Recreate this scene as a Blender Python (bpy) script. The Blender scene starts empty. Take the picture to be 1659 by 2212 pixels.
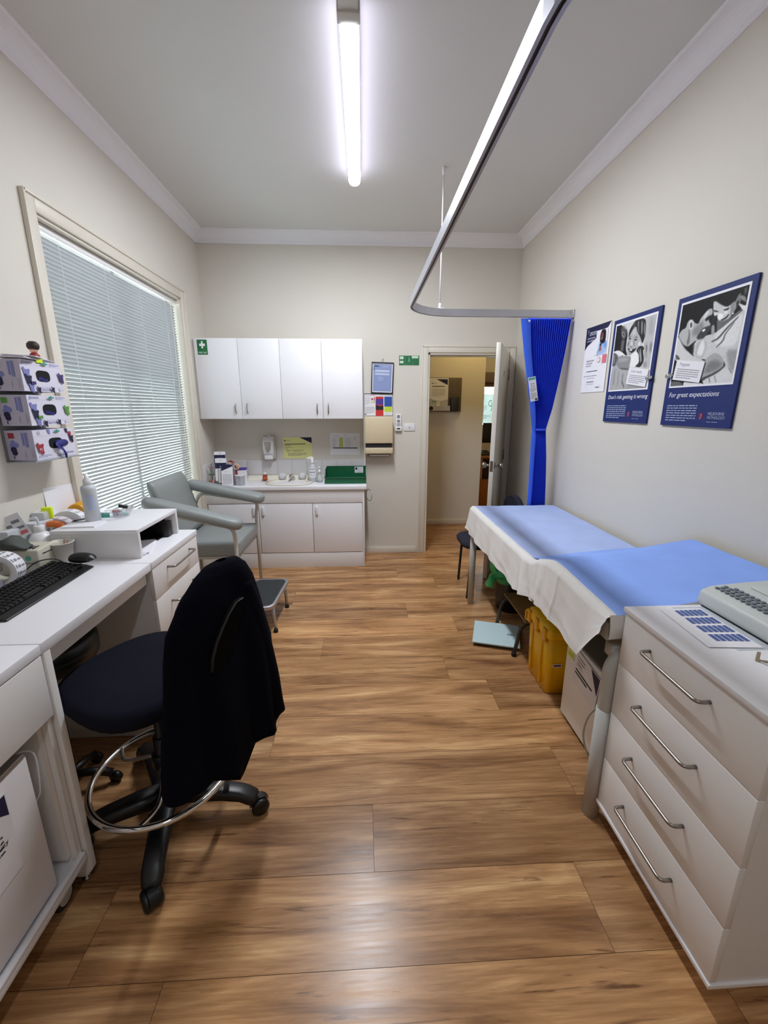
import bpy, bmesh, math, random
import numpy as np
from mathutils import Vector, Matrix
random.seed(7)
scn = bpy.context.scene
COL = scn.collection
PI = math.pi

# ------------------------------------------------------------------ camera
Hc = 1.52
a, b, c = -.0492, -.2450, -.0007
Rz = Matrix.Rotation(a, 3, 'Z'); Rx = Matrix.Rotation(b, 3, 'X'); Rr = Matrix.Rotation(c, 3, 'Z')
base = Matrix(((1, 0, 0), (0, 0, -1), (0, 1, 0)))
cam_d = bpy.data.cameras.new('camera')
cam = bpy.data.objects.new('camera', cam_d)
COL.objects.link(cam)
cam.matrix_world = Matrix.Translation((0, 0, Hc)) @ (Rz @ Rx @ base @ Rr).to_4x4()
cam_d.sensor_fit = 'VERTICAL'
cam_d.sensor_height = 36.0
cam_d.lens = 906.0 / 2212 * 36.0
cam_d.clip_start = 0.02
scn.camera = cam
# ------------------------------------------------------------------ light, sky, exposure
scn.view_settings.view_transform = 'Standard'
scn.view_settings.look = 'None'
scn.view_settings.gamma = 1
scn.view_settings.exposure = 0.0
scn.view_settings.use_curve_mapping = False
LAMP_POWER = 9.0      # emission strength of the batten diffuser
SKY = 10.0
BATTEN_W = 51.0      # light of the batten's LED strip
world = bpy.data.worlds.new('world'); scn.world = world
world.use_nodes = True
bg = world.node_tree.nodes['Background']
bg.inputs[0].default_value = (0.96, 0.975, 1.0, 1)
bg.inputs[1].default_value = SKY
scn.cycles.max_bounces = 10
scn.cycles.diffuse_bounces = 6
scn.cycles.transparent_max_bounces = 24
scn.cycles.sample_clamp_indirect = 6
scn.cycles.caustics_reflective = False
scn.cycles.caustics_refractive = False

# ------------------------------------------------------------------ materials
def lin(h):
    h = h.lstrip('#')
    r = [int(h[i:i + 2], 16) / 255 for i in (0, 2, 4)]
    return tuple(((v / 12.92) if v <= .04045 else ((v + .055) / 1.055) ** 2.4) for v in r) + (1,)
MATS = {}
def mat(name, col, rough=.5, metal=0, var=.03, scale=30, bump=0, bscale=200, spec=.5, emit=0, alpha=1, sheen=0, coat=0):
    if name in MATS: return MATS[name]
    m = bpy.data.materials.new(name); m.use_nodes = True
    nt = m.node_tree; n = nt.nodes; L = nt.links
    p = n['Principled BSDF']
    cc = lin(col) if isinstance(col, str) else col
    p.inputs['Roughness'].default_value = rough
    p.inputs['Metallic'].default_value = metal
    p.inputs['Specular IOR Level'].default_value = spec
    if sheen: p.inputs['Sheen Weight'].default_value = sheen
    if coat: p.inputs['Coat Weight'].default_value = coat; p.inputs['Coat Roughness'].default_value = .12
    tc = n.new('ShaderNodeTexCoord')
    if var:
        no = n.new('ShaderNodeTexNoise'); no.inputs['Scale'].default_value = scale; no.inputs['Detail'].default_value = 4
        L.new(tc.outputs['Object'], no.inputs['Vector'])
        mx = n.new('ShaderNodeMix'); mx.data_type = 'RGBA'
        mx.inputs[6].default_value = tuple(max(0, v * (1 - var)) for v in cc[:3]) + (1,)
        mx.inputs[7].default_value = tuple(min(1, v * (1 + var)) for v in cc[:3]) + (1,)
        L.new(no.outputs[0], mx.inputs[0]); L.new(mx.outputs[2], p.inputs['Base Color'])
    else:
        p.inputs['Base Color'].default_value = cc
    if bump:
        nb = n.new('ShaderNodeTexNoise'); nb.inputs['Scale'].default_value = bscale; nb.inputs['Detail'].default_value = 3
        L.new(tc.outputs['Object'], nb.inputs['Vector'])
        bp = n.new('ShaderNodeBump'); bp.inputs['Strength'].default_value = bump; bp.inputs['Distance'].default_value = .002
        L.new(nb.outputs[0], bp.inputs['Height']); L.new(bp.outputs[0], p.inputs['Normal'])
    if emit:
        p.inputs['Emission Color'].default_value = cc; p.inputs['Emission Strength'].default_value = emit
    if alpha < 1: p.inputs['Alpha'].default_value = alpha
    MATS[name] = m
    return m
def glassy(name, col, clear=.8, rough=.05):
    # thin clear plastic or glass: mostly see-through, a sharp sheen, a little tint
    if name in MATS: return MATS[name]
    m = bpy.data.materials.new(name); m.use_nodes = True
    nt = m.node_tree; n = nt.nodes; L = nt.links
    for x in list(n): n.remove(x)
    out = n.new('ShaderNodeOutputMaterial'); tr = n.new('ShaderNodeBsdfTransparent'); tr.inputs[0].default_value = lin(col)
    gl = n.new('ShaderNodeBsdfPrincipled'); gl.inputs['Base Color'].default_value = lin(col); gl.inputs['Roughness'].default_value = rough
    fr = n.new('ShaderNodeFresnel'); fr.inputs[0].default_value = 1.45
    ma = n.new('ShaderNodeMath'); ma.operation = 'ADD'; ma.inputs[1].default_value = 1 - clear; ma.use_clamp = True
    L.new(fr.outputs[0], ma.inputs[0])
    mx = n.new('ShaderNodeMixShader'); L.new(ma.outputs[0], mx.inputs[0]); L.new(tr.outputs[0], mx.inputs[1]); L.new(gl.outputs[0], mx.inputs[2])
    L.new(mx.outputs[0], out.inputs[0])
    MATS[name] = m
    return m
def nodes_of(m): return m.node_tree.nodes, m.node_tree.links

WALL = mat('cream_wall_paint', '#D7D2C8', .75, var=.02, scale=3, bump=.15, bscale=350)
CEIL = mat('ceiling_paint', '#D9D9D8', .85, var=.015, scale=2, bump=.1, bscale=300)
TRIMW = mat('cornice_white', '#ECEBEF', .6, var=.01)
ARCH = mat('trim_gloss_cream', '#D8D2C5', .35, var=.01)
LAM = mat('white_laminate', '#E9E8EC', .38, var=.015, scale=60, bump=.06, bscale=400)
LAMC = mat('warm_white_laminate', '#E7E4E2', .42, var=.015, scale=60, bump=.06, bscale=400)
LAMG = mat('white_laminate_edge', '#E2E1E1', .45, var=.01)
STEEL = mat('brushed_steel', '#9A948D', .28, 1, var=.06, scale=90)
CHROME = mat('chrome', '#E4E4E4', .06, 1, var=.02)
ALU = mat('satin_aluminium', '#BFC0C8', .45, 1, var=.03)
ALUD = mat('track_channel_dark', '#3A3A3C', .5, .3)
BLACKP = mat('black_plastic', '#0C0C0D', .38, var=.1)
BLACKF = mat('black_fabric', '#08080E', .95, var=.25, scale=400, bump=.5, bscale=900, spec=.15)
NAVY = mat('navy_knit', '#060612', 1, var=.3, scale=500, bump=.6, bscale=700, spec=.1)
NAVYSEAT = mat('navy_seat_fabric', '#151622', .95, var=.25, scale=600, bump=.4, bscale=900, spec=.15)
NAVYCH = mat('navy_chair_fabric', '#2A2B38', .95, var=.2, scale=500, bump=.3, spec=.2)
VINYL = mat('grey_vinyl', '#8F9493', .42, var=.03, scale=20, bump=.12, bscale=500)
PGREY = mat('grey_powder_coat', '#B9B8B4', .4, var=.02)
PGREYL = mat('pale_powder_coat', '#CFCDC8', .4, var=.02)
RUBBER = mat('black_rubber', '#101010', .7)
TREAD = mat('black_step_tread', '#2B3032', .75, var=.1, scale=200, bump=.5, bscale=400)
YEL = mat('yellow_plastic', '#FFC908', .38, var=.03, scale=8)
YELD = mat('yellow_plastic_ribs', '#E8AE00', .45)
GREEN = mat('green_plastic', '#0B5A38', .42, var=.06, scale=8)
WHITEP = mat('white_plastic', '#E6E5E6', .35, var=.01)
BEIGEP = mat('beige_plastic', '#C5C1B1', .5, var=.02)
BEIGEM = mat('beige_metal', '#D3C3A3', .38, var=.02)
PAPER = mat('white_paper', '#E8E7EC', .8, var=.01)
INK = mat('black_ink', '#18181C', .7)
INKG = mat('grey_ink', '#85858E', .7)
INKL = mat('pale_grey_ink', '#B4B4BC', .7)
NAVYI = mat('navy_ink', '#14163E', .6)
WINK = mat('white_ink', '#ECECF2', .6)
SINK = mat('soft_blue_white_ink', '#AEB9D6', .6)
REDI = mat('red_ink', '#C22A2E', .6)
PINKI = mat('pink_red_ink', '#D9707C', .6)
GREENI = mat('sign_green_ink', '#1A6A3C', .5)
PALEG = mat('pale_green_ink', '#C8DCC8', .6)
YELP = mat('yellow_paper', '#E6E79C', .75, var=.02)
LIME = mat('lime_ink', '#C2D43C', .6)
BLUEI = mat('blue_ink', '#2A4FA4', .6)
PURPI = mat('purple_ink', '#4B3590', .6)
LILAC = mat('lilac_ink', '#7C80BC', .6)
ORANGE = mat('orange_label', '#F0803C', .6)
NEON = mat('neon_yellow', '#D8F020', .55)
TEAL = mat('teal_label', '#4FA89C', .6)
PINK = mat('pink_flower', '#C8406A', .7)
LEAF = mat('plant_leaf', '#5E7A3C', .7, var=.2)
AMBER = mat('amber_glass', '#8E3C1A', .15, var=.05)
CREAMB = mat('cream_basin', '#E6E0D2', .18, var=.01)
TILE = mat('white_tile', '#DAD8DA', .14, var=.02, scale=9)
GROUT = mat('grout', '#C6C4C4', .8)
WOODD = mat('brown_ply', '#7A5A32', .55, var=.25, scale=14)
WOODO = mat('orange_wood', '#A86A35', .45, var=.2, scale=20)
DARKW = mat('dark_cabinet', '#3A2A22', .6, var=.1)
TUBED = mat('dark_grey_tube', '#4A4741', .4, .3)
ROSE = mat('red_plastic', '#8E1F22', .5)
SKIN = mat('peach_plastic', '#E2B196', .6)
HAIRB = mat('dark_brown_plastic', '#2E1F1C', .6, var=.2, scale=60)
GLOVE = mat('blue_nitrile', '#151570', .5, var=.15, scale=60)
GLBOX = mat('glove_box_card', '#D9D7E6', .65, var=.01)
GLSIDE = mat('glove_box_end_card', '#BDB7CB', .65, var=.01)
CLEAR = glassy('clear_plastic', '#F2F4F6', .82, .08)
FROST = glassy('frosted_plastic', '#EDF0F4', .45, .3)
GLASS = glassy('window_glass', '#F4FAFA', .97, .01)
BAGC = glassy('green_bag_film', '#38C078', .3, .25)
BLUES = mat('blue_drape_sheet', '#7C97E0', .9, var=.1, scale=6, bump=.35, bscale=25)
WHITES = glassy('white_drape_sheet', '#EDEBEA', .13, .8)
POSTER = mat('poster_navy', '#0C2466', .6, var=.02)

# laminate floor: each plank carries its own random value, the grain runs along x
FLOOR = mat('timber_laminate', '#A87850', .38, var=0, spec=.32)
n, L = nodes_of(FLOOR); p = n['Principled BSDF']
at = n.new('ShaderNodeAttribute'); at.attribute_name = 'plank'
geo = n.new('ShaderNodeTexCoord')
ad = n.new('ShaderNodeVectorMath'); ad.operation = 'MULTIPLY_ADD'; ad.inputs[1].default_value = (37, 91, 13)
L.new(at.outputs['Color'], ad.inputs[0]); L.new(geo.outputs['Object'], ad.inputs[2])
def grain(sx, sy, det, dist=0):
    mp = n.new('ShaderNodeMapping'); mp.inputs['Scale'].default_value = (sx, sy, 1)
    L.new(ad.outputs[0], mp.inputs[0])
    t = n.new('ShaderNodeTexNoise'); t.inputs['Scale'].default_value = 1; t.inputs['Detail'].default_value = det
    t.inputs['Roughness'].default_value = .6; t.inputs['Distortion'].default_value = dist
    L.new(mp.outputs[0], t.inputs[0]); return t
def ramp(src, pts):
    r = n.new('ShaderNodeValToRGB'); e = r.color_ramp.elements
    while len(e) < len(pts): e.new(.5)
    for i, (pos, col) in enumerate(pts): e[i].position = pos; e[i].color = col if not isinstance(col, str) else lin(col)
    L.new(src, r.inputs[0]); return r
def mixc(f, A, B, mode='MIX', fac=None):
    x = n.new('ShaderNodeMix'); x.data_type = 'RGBA'; x.blend_type = mode
    if f is not None: L.new(f, x.inputs[0])
    else: x.inputs[0].default_value = fac
    L.new(A, x.inputs[6]); L.new(B, x.inputs[7]); return x.outputs[2]
g1 = grain(1.3, 11, 7, .9); g2 = grain(5.0, 110, 5, .3); g3 = grain(2.2, 34, 8, 1.6)
base_c = ramp(g1.outputs[0], [(.30, '#7E573A'), (.44, '#A57A52'), (.56, '#BE9166'), (.70, '#DDB584')])
fine = ramp(g2.outputs[0], [(.3, (.66, .63, .60, 1)), (.6, (1, 1, 1, 1))])
dark = ramp(g3.outputs[0], [(.31, (.34, .27, .24, 1)), (.40, (1, 1, 1, 1)), (.62, (1, 1, 1, 1)), (.75, (1.0, .95, .9, 1))])
tone = ramp(at.outputs['Fac'], [(0, (.66, .63, .61, 1)), (.5, (.95, .93, .9, 1)), (1, (1.32, 1.30, 1.22, 1))])
c1 = mixc(None, base_c.outputs[0], fine.outputs[0], 'MULTIPLY', .8)
c2 = mixc(None, c1, dark.outputs[0], 'MULTIPLY', .85)
c3 = mixc(None, c2, tone.outputs[0], 'MULTIPLY', 1)
L.new(c3, p.inputs['Base Color'])
rr = ramp(g2.outputs[0], [(.3, (.22, .22, .22, 1)), (.7, (.31, .31, .31, 1))]); L.new(rr.outputs[0], p.inputs['Roughness'])
bp = n.new('ShaderNodeBump'); bp.inputs['Strength'].default_value = .08; bp.inputs['Distance'].default_value = .001
L.new(g2.outputs[0], bp.inputs['Height']); L.new(bp.outputs[0], p.inputs['Normal'])
# painted picture material (colours stored on the print itself)
PRINT = mat('photo_print', '#888888', .6, var=0, spec=.3)
n, L = nodes_of(PRINT); at2 = n.new('ShaderNodeAttribute'); at2.attribute_name = 'ink'
L.new(at2.outputs['Color'], n['Principled BSDF'].inputs['Base Color'])
# curtain blue
CURT = mat('blue_curtain', '#2E52E8', .7, var=.05, scale=40)
# blue drape: uneven dye in a thin non-woven sheet
n, L = nodes_of(BLUES)
# lamp diffuser
LAMP = mat('lamp_diffuser', '#EBE9FF', .5, var=0, emit=LAMP_POWER)
WARML = mat('hall_lamp_diffuser', '#FFDD90', .5, var=0, emit=28.0)
BRICKO = mat('outside_render', '#E9D8D4', .9, var=.1, scale=2)
OUTB = mat('outside_blue_panel', '#8FB6C8', .8, var=.1)
CONC = mat('outside_paving', '#C8C8C4', .9, var=.1, scale=4)
SLAT = mat('blind_slat', '#B4B6B8', .45, var=.02)

# ------------------------------------------------------------------ mesh helpers
class MB:
    def __init__(s): s.bm = bmesh.new()
    def _setm(s, faces, mi, sm=False):
        for f in faces: f.material_index = mi; f.smooth = sm
    def box(s, x0, x1, y0, y1, z0, z1, mi=0, bev=0, seg=2):
        t = bmesh.new()
        bmesh.ops.create_cube(t, size=1)
        for v in t.verts:
            v.co = Vector(((x0 + x1) / 2 + v.co.x * (x1 - x0), (y0 + y1) / 2 + v.co.y * (y1 - y0), (z0 + z1) / 2 + v.co.z * (z1 - z0)))
        if bev: bmesh.ops.bevel(t, geom=list(t.edges), offset=bev, segments=seg, profile=.5, affect='EDGES')
        s.merge(t, mi, bool(bev)); return s
    def merge(s, t, mi=None, sm=None, M=None):
        mp = {}
        for v in t.verts: mp[v] = s.bm.verts.new(M @ v.co if M else v.co)
        for f in t.faces:
            try: g = s.bm.faces.new([mp[v] for v in f.verts])
            except ValueError: continue
            g.material_index = f.material_index if mi is None else mi
            g.smooth = f.smooth if sm is None else sm
        t.free(); return s
    def quad(s, pts, mi=0, sm=False):
        f = s.bm.faces.new([s.bm.verts.new(Vector(p)) for p in pts]); f.material_index = mi; f.smooth = sm; return s
    def loft(s, rings, mi=0, sm=True, closed=True, caps=True):
        vs = [[s.bm.verts.new(Vector(p)) for p in r] for r in rings]
        k = len(vs[0])
        for i in range(len(vs) - 1):
            for j in range(k if closed else k - 1):
                f = s.bm.faces.new([vs[i][j], vs[i][(j + 1) % k], vs[i + 1][(j + 1) % k], vs[i + 1][j]])
                f.material_index = mi; f.smooth = sm
        if caps and closed:
            for r in (vs[0][::-1], vs[-1]):
                f = s.bm.faces.new(r); f.material_index = mi
        return s
    def lathe(s, prof, cx=0, cy=0, z0=0, seg=24, mi=0, sm=True, caps=True, M=None):
        t = MB()
        t.loft([[(r * math.cos(2 * PI * k / seg), r * math.sin(2 * PI * k / seg), z) for k in range(seg)] for r, z in prof], mi, sm, True, caps)
        s.merge(t.bm, None, None, (M or Matrix.Translation((cx, cy, z0)))); return s
    def cyl(s, p0, p1, r, seg=16, mi=0, r2=None):
        p0, p1 = Vector(p0), Vector(p1); d = p1 - p0
        M = Matrix.Translation(p0) @ d.to_track_quat('Z', 'Y').to_matrix().to_4x4()
        return s.lathe([(r, 0), (r if r2 is None else r2, d.length)], seg=seg, mi=mi, M=M)
    def tube(s, pts, r, seg=10, mi=0, closed=False, caps=True):
        P = [Vector(q) for q in pts]; N = len(P); rings = []
        up = None
        for i in range(N):
            if closed: d = P[(i + 1) % N] - P[i - 1]
            else: d = P[min(i + 1, N - 1)] - P[max(i - 1, 0)]
            d.normalize()
            if up is None:
                up = Vector((0, 0, 1)) if abs(d.z) < .9 else Vector((1, 0, 0))
            x = up.cross(d)
            if x.length < 1e-4: x = Vector((1, 0, 0)).cross(d)
            x.normalize(); y = d.cross(x); up = y
            rr_ = r[i] if isinstance(r, (list, tuple)) else r
            rings.append([P[i] + (x * math.cos(2 * PI * k / seg) + y * math.sin(2 * PI * k / seg)) * rr_ for k in range(seg)])
        if closed: rings.append(rings[0])
        return s.loft(rings, mi, True, True, caps and not closed)
    def prism(s, pts, axis, a0, a1, mi=0, sm=False, bev=0):
        # pts: 2d outline, extruded along axis
        def P(u, v, w): return {'x': (w, u, v), 'y': (u, w, v), 'z': (u, v, w)}[axis]
        t = bmesh.new()
        A = [t.verts.new(P(u, v, a0)) for u, v in pts]; B = [t.verts.new(P(u, v, a1)) for u, v in pts]
        t.faces.new(A[::-1]); t.faces.new(B)
        for i in range(len(pts)): t.faces.new([A[i], A[(i + 1) % len(pts)], B[(i + 1) % len(pts)], B[i]])
        bmesh.ops.recalc_face_normals(t, faces=t.faces)
        if bev: bmesh.ops.bevel(t, geom=list(t.edges), offset=bev, segments=2, profile=.5, affect='EDGES')
        return s.merge(t, mi, sm or bool(bev))
    def xf(s, M):
        bmesh.ops.transform(s.bm, matrix=M, verts=s.bm.verts); return s
def fillet(pts, r=.03, n=6):
    P = [Vector(p) for p in pts]; out = [P[0]]
    for i in range(1, len(P) - 1):
        A, B, C = P[i - 1], P[i], P[i + 1]
        d1 = (A - B); d2 = (C - B); rr_ = min(r, d1.length * .49, d2.length * .49)
        s0 = B + d1.normalized() * rr_; e0 = B + d2.normalized() * rr_
        for k in range(n + 1):
            t = k / n; out.append(s0 * (1 - t) ** 2 + B * 2 * t * (1 - t) + e0 * t * t)
    out.append(P[-1]); return out
def smooth_path(pts, n=8):
    P = [Vector(p) for p in pts]; out = []
    for i in range(len(P) - 1):
        p0 = P[max(i - 1, 0)]; p1 = P[i]; p2 = P[i + 1]; p3 = P[min(i + 2, len(P) - 1)]
        for k in range(n):
            t = k / n
            out.append(.5 * ((2 * p1) + (-p0 + p2) * t + (2 * p0 - 5 * p1 + 4 * p2 - p3) * t * t + (-p0 + 3 * p1 - 3 * p2 + p3) * t ** 3))
    out.append(P[-1]); return out
def rrect(x0, x1, y0, y1, r, n=5):
    out = []
    for cx_, cy_, a0 in ((x1 - r, y0 + r, -90), (x1 - r, y1 - r, 0), (x0 + r, y1 - r, 90), (x0 + r, y0 + r, 180)):
        for k in range(n + 1):
            t = math.radians(a0 + 90 * k / n); out.append((cx_ + r * math.cos(t), cy_ + r * math.sin(t)))
    return out

WORLDM = {}
def thing(name, label, cat, loc=(0, 0, 0), rotz=0, group=None):
    o = bpy.data.objects.new(name, None); COL.objects.link(o); o.empty_display_size = .05
    o.location = loc; o.rotation_euler = (0, 0, rotz); o['label'] = label; o['category'] = cat
    if group: o['group'] = group
    WORLDM[o] = Matrix.Translation(loc) @ Matrix.Rotation(rotz, 4, 'Z')
    return o
def part(name, mb, mats, parent=None, label=None, world=True, stuff=False):
    """one mesh object; with world=True its vertices are given in room coordinates"""
    bm = mb.bm if isinstance(mb, MB) else mb
    W = Matrix.Identity(4)
    if parent is not None: W = WORLDM[parent]
    if world and parent is not None: bmesh.ops.transform(bm, matrix=W.inverted(), verts=bm.verts)
    bmesh.ops.recalc_face_normals(bm, faces=bm.faces)
    me = bpy.data.meshes.new(name); bm.to_mesh(me); bm.free()
    for m_ in (mats if isinstance(mats, (list, tuple)) else [mats]): me.materials.append(m_)
    o = bpy.data.objects.new(name, me); COL.objects.link(o)
    if parent is not None: o.parent = parent
    WORLDM[o] = W
    if label: o['label'] = label
    if stuff: o['kind'] = 'stuff'
    return o
def single(name, mb, mats, label, cat, group=None, loc=None, rotz=0, world=True):
    """a thing that is one mesh"""
    bm = mb.bm
    if loc is None:
        cs = [v.co for v in bm.verts]
        loc = (sum(v.x for v in cs) / len(cs), sum(v.y for v in cs) / len(cs), min(v.z for v in cs))
    W = Matrix.Translation(loc) @ Matrix.Rotation(rotz, 4, 'Z')
    if world: bmesh.ops.transform(bm, matrix=W.inverted(), verts=bm.verts)
    o = part(name, mb, mats)
    o.location = loc; o.rotation_euler = (0, 0, rotz); WORLDM[o] = W
    o['label'] = label; o['category'] = cat
    if group: o['group'] = group
    return o
def struct(name, mb, mats, parent=None):
    o = part(name, mb, mats, parent)
    if parent is None: o['kind'] = 'structure'
    return o
def dup(root, loc, rotz=0, label=None):
    r = root.copy(); COL.objects.link(r); r.location = loc; r.rotation_euler = (0, 0, rotz)
    if label: r['label'] = label
    for ch in list(root.children):
        k = ch.copy(); COL.objects.link(k); k.parent = r
        for g in ch.children:
            d = g.copy(); COL.objects.link(d); d.parent = k
    return r
def text_bm(txt, x, z, size, sx=1.0, shear=0, align='LEFT', mi=0, y=0):
    cu = bpy.data.curves.new('t', 'FONT'); cu.body = txt; cu.size = size; cu.align_x = align; cu.resolution_u = 3
    ob = bpy.data.objects.new('t', cu); COL.objects.link(ob)
    dg = bpy.context.evaluated_depsgraph_get(); dg.update()
    me = bpy.data.meshes.new_from_object(ob.evaluated_get(dg))
    t = bmesh.new(); t.from_mesh(me)
    for v in t.verts: v.co = Vector((x + (v.co.x + v.co.y * shear) * sx, y, z + v.co.y))
    for f in t.faces: f.material_index = mi
    bpy.data.objects.remove(ob); bpy.data.curves.remove(cu); bpy.data.meshes.remove(me)
    return t
def sheet(w, h, items, mats, t=.0008, cx=0, step=.00035):
    """a printed sheet in its own x-z plane facing -y; origin at the bottom centre. items in fractions of w and h; mats[0] is the stock"""
    mb = MB(); mb.box(-w / 2, w / 2, 0, t, 0, h, 0)
    y = -step
    for it in items:
        k, mi = it[0], it[1]
        if k == 'r':
            x0, z0, x1, z1 = it[2:6]
            mb.quad([(-w / 2 + x0 * w, y, z0 * h), (-w / 2 + x1 * w, y, z0 * h), (-w / 2 + x1 * w, y, z1 * h), (-w / 2 + x0 * w, y, z1 * h)], mi)
        elif k == 'p':
            mb.quad([(-w / 2 + u * w, y, v * h) for u, v in it[2]], mi)
        elif k == 'c':
            u, v, r = it[2:5]
            mb.quad([(-w / 2 + u * w + r * w * math.cos(q * PI / 9), y, v * h + r * w * math.sin(q * PI / 9)) for q in range(18)], mi)
        elif k == 't':
            txt, u, v, size = it[2:6]; sx = it[6] if len(it) > 6 else 1; sh = it[7] if len(it) > 7 else 0; al = it[8] if len(it) > 8 else 'LEFT'
            mb.merge(text_bm(txt, -w / 2 + u * w, v * h, size, sx, sh, al, mi, y))
        elif k == 'l':   # lines of small print, each line a row of short word marks
            u0, v0, u1, v1, nl = it[2:7]
            rnd = random.Random(int(u0 * 1000 + v0 * 7777 + nl))
            for i in range(nl):
                zc = v1 - (v1 - v0) * (i + .5) / nl; hh = (v1 - v0) / nl * .17; u = u0
                end = u1 - (0 if i < nl - 1 else (u1 - u0) * .3)
                while u < end - .005:
                    wl = min(rnd.uniform(.03, .09), end - u)
                    mb.quad([(-w / 2 + u * w, y, (zc - hh) * h), (-w / 2 + (u + wl) * w, y, (zc - hh) * h), (-w / 2 + (u + wl) * w, y, (zc + hh) * h), (-w / 2 + u * w, y, (zc + hh) * h)], mi)
                    u += wl + .012
        y -= step * .5
    return mb
def picture(w, h, nx, nz, layers, bg=.5, seed=1, grainy=.02):
    """a painted print: soft-edged shapes laid over one another on a fine grid (colours belong to the print)"""
    X, Z = np.meshgrid((np.arange(nx + 1)) / nx, (np.arange(nz + 1)) / nz)
    img = np.ones(X.shape + (3,)) * (np.array(bg) if not np.isscalar(bg) else bg)
    rng = np.random.RandomState(seed)
    for pts, colr, soft in layers:
        P = np.array(pts, float)
        Q_ = np.roll(P, -1, 0); P = np.stack([P * .8 + Q_ * .2, P * .2 + Q_ * .8], 1).reshape(-1, 2)   # round the corners a little
        inside = np.zeros(X.shape, bool); dist = np.full(X.shape, 9.)
        for i in range(len(P)):
            x1, z1 = P[i]; x2, z2 = P[(i + 1) % len(P)]
            cond = ((z1 > Z) != (z2 > Z)) & (X < (x2 - x1) * (Z - z1) / (z2 - z1 + 1e-12) + x1)
            inside ^= cond
            dx, dz = x2 - x1, z2 - z1; t = np.clip(((X - x1) * dx + (Z - z1) * dz) / (dx * dx + dz * dz + 1e-12), 0, 1)
            dist = np.minimum(dist, np.hypot(X - x1 - t * dx, Z - z1 - t * dz))
        sd = np.where(inside, dist, -dist); al = np.clip(sd / max(soft, 1e-4) * .5 + .5, 0, 1)[..., None]
        cc = np.array(colr if not np.isscalar(colr) else (colr,) * 3, float)
        img = img * (1 - al) + cc * al
    img = np.clip(img + rng.normal(0, grainy, X.shape)[..., None], 0, 1)
    me = bpy.data.meshes.new('photo_print')
    vs = [(-w / 2 + X[j, i] * w, 0, Z[j, i] * h) for j in range(nz + 1) for i in range(nx + 1)]
    fs = [(j * (nx + 1) + i, j * (nx + 1) + i + 1, (j + 1) * (nx + 1) + i + 1, (j + 1) * (nx + 1) + i) for j in range(nz) for i in range(nx)]
    me.from_pydata(vs, [], fs)
    ca = me.color_attributes.new('ink', 'FLOAT_COLOR', 'POINT')
    linv = np.where(img <= .04045, img / 12.92, ((img + .055) / 1.055) ** 2.4)
    ca.data.foreach_set('color', np.concatenate([linv.reshape(-1, 3), np.ones((len(vs), 1))], 1).astype(np.float32).ravel())
    me.materials.append(PRINT)
    return me
def place(o, loc, rotz=0, rx=0, ry=0):
    o.location = loc; o.rotation_euler = (rx, ry, rotz)

XL, XR, YB, ZC, YN = -1.467, 1.502, 4.277, 3.03, -1.3
# ------------------------------------------------------------------ the room
# floor: one mesh of separate planks over a dark base
PW = .2495; Y0 = .828
joint = {0: .705, 1: .02, 2: .843, 3: -.436, 4: .689, 5: .482, 6: -.281, 7: .647, 8: .32, 9: -.582, 10: .628, 11: .307, -1: -.56}
rp = random.Random(11)
tone_of = {(-1, 0): .8, (-1, 1): .75, (0, 0): .6, (0, 1): .45, (1, 0): .32, (1, 1): .5, (2, 0): .38, (2, 1): .5, (3, 0): .38, (3, 1): .55, (4, 0): .98, (4, 1): .12, (5, 0): .55, (5, 1): .72, (6, 0): .3, (6, 1): .62, (7, 0): .8, (7, 1): .4, (8, 0): .4, (8, 1): .65, (9, 0): .4, (9, 1): .75, (10, 0): .45, (10, 1): .7, (11, 0): .7, (11, 1): .5}
me = bpy.data.meshes.new('floor'); V = []; Fc = []; PC = []
XE = 3.4
for k in range(-9, 28):
    ya = Y0 + k * PW; yb = ya + PW - .0012
    if ya > 8.2: continue
    j = joint.get(k, rp.uniform(-.7, .7)); Lp = 1.52
    xs = [j + q * Lp for q in range(-3, 4)]
    for q in range(len(xs) - 1):
        x0, x1 = max(xs[q], XL - .05), min(xs[q + 1], XE) - .0012
        if x1 <= x0: continue
        t = rp.random(); t = tone_of.get((k, 0 if xs[q] < j - .1 and xs[q + 1] < j + .1 and q == 2 else 1 if q == 3 else 9), t); i = len(V)
        V += [(x0, ya, 0), (x1, ya, 0), (x1, yb, 0), (x0, yb, 0)]; Fc.append((i, i + 1, i + 2, i + 3)); PC += [(t, rp.random(), rp.random(), 1)] * 4
i = len(V)
V += [(XL - .05, YN, -.003), (XE, YN, -.003), (XE, 8.2, -.003), (XL - .05, 8.2, -.003)]; Fc.append((i, i + 1, i + 2, i + 3)); PC += [(0, 0, 0, 1)] * 4
me.from_pydata(V, [], Fc)
ca = me.color_attributes.new('plank', 'FLOAT_COLOR', 'POINT'); ca.data.foreach_set('color', np.array(PC, np.float32).ravel())
me.materials.append(FLOOR); me.materials.append(DARKW); me.polygons[-1].material_index = 1
# darker and lighter boards as the photo has them
fl = bpy.data.objects.new('floor', me); COL.objects.link(fl); fl['kind'] = 'structure'

struct('ceiling', MB().box(XL - .2, XR + .2, YN - .1, YB + .12, ZC, ZC + .1), CEIL)
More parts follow.
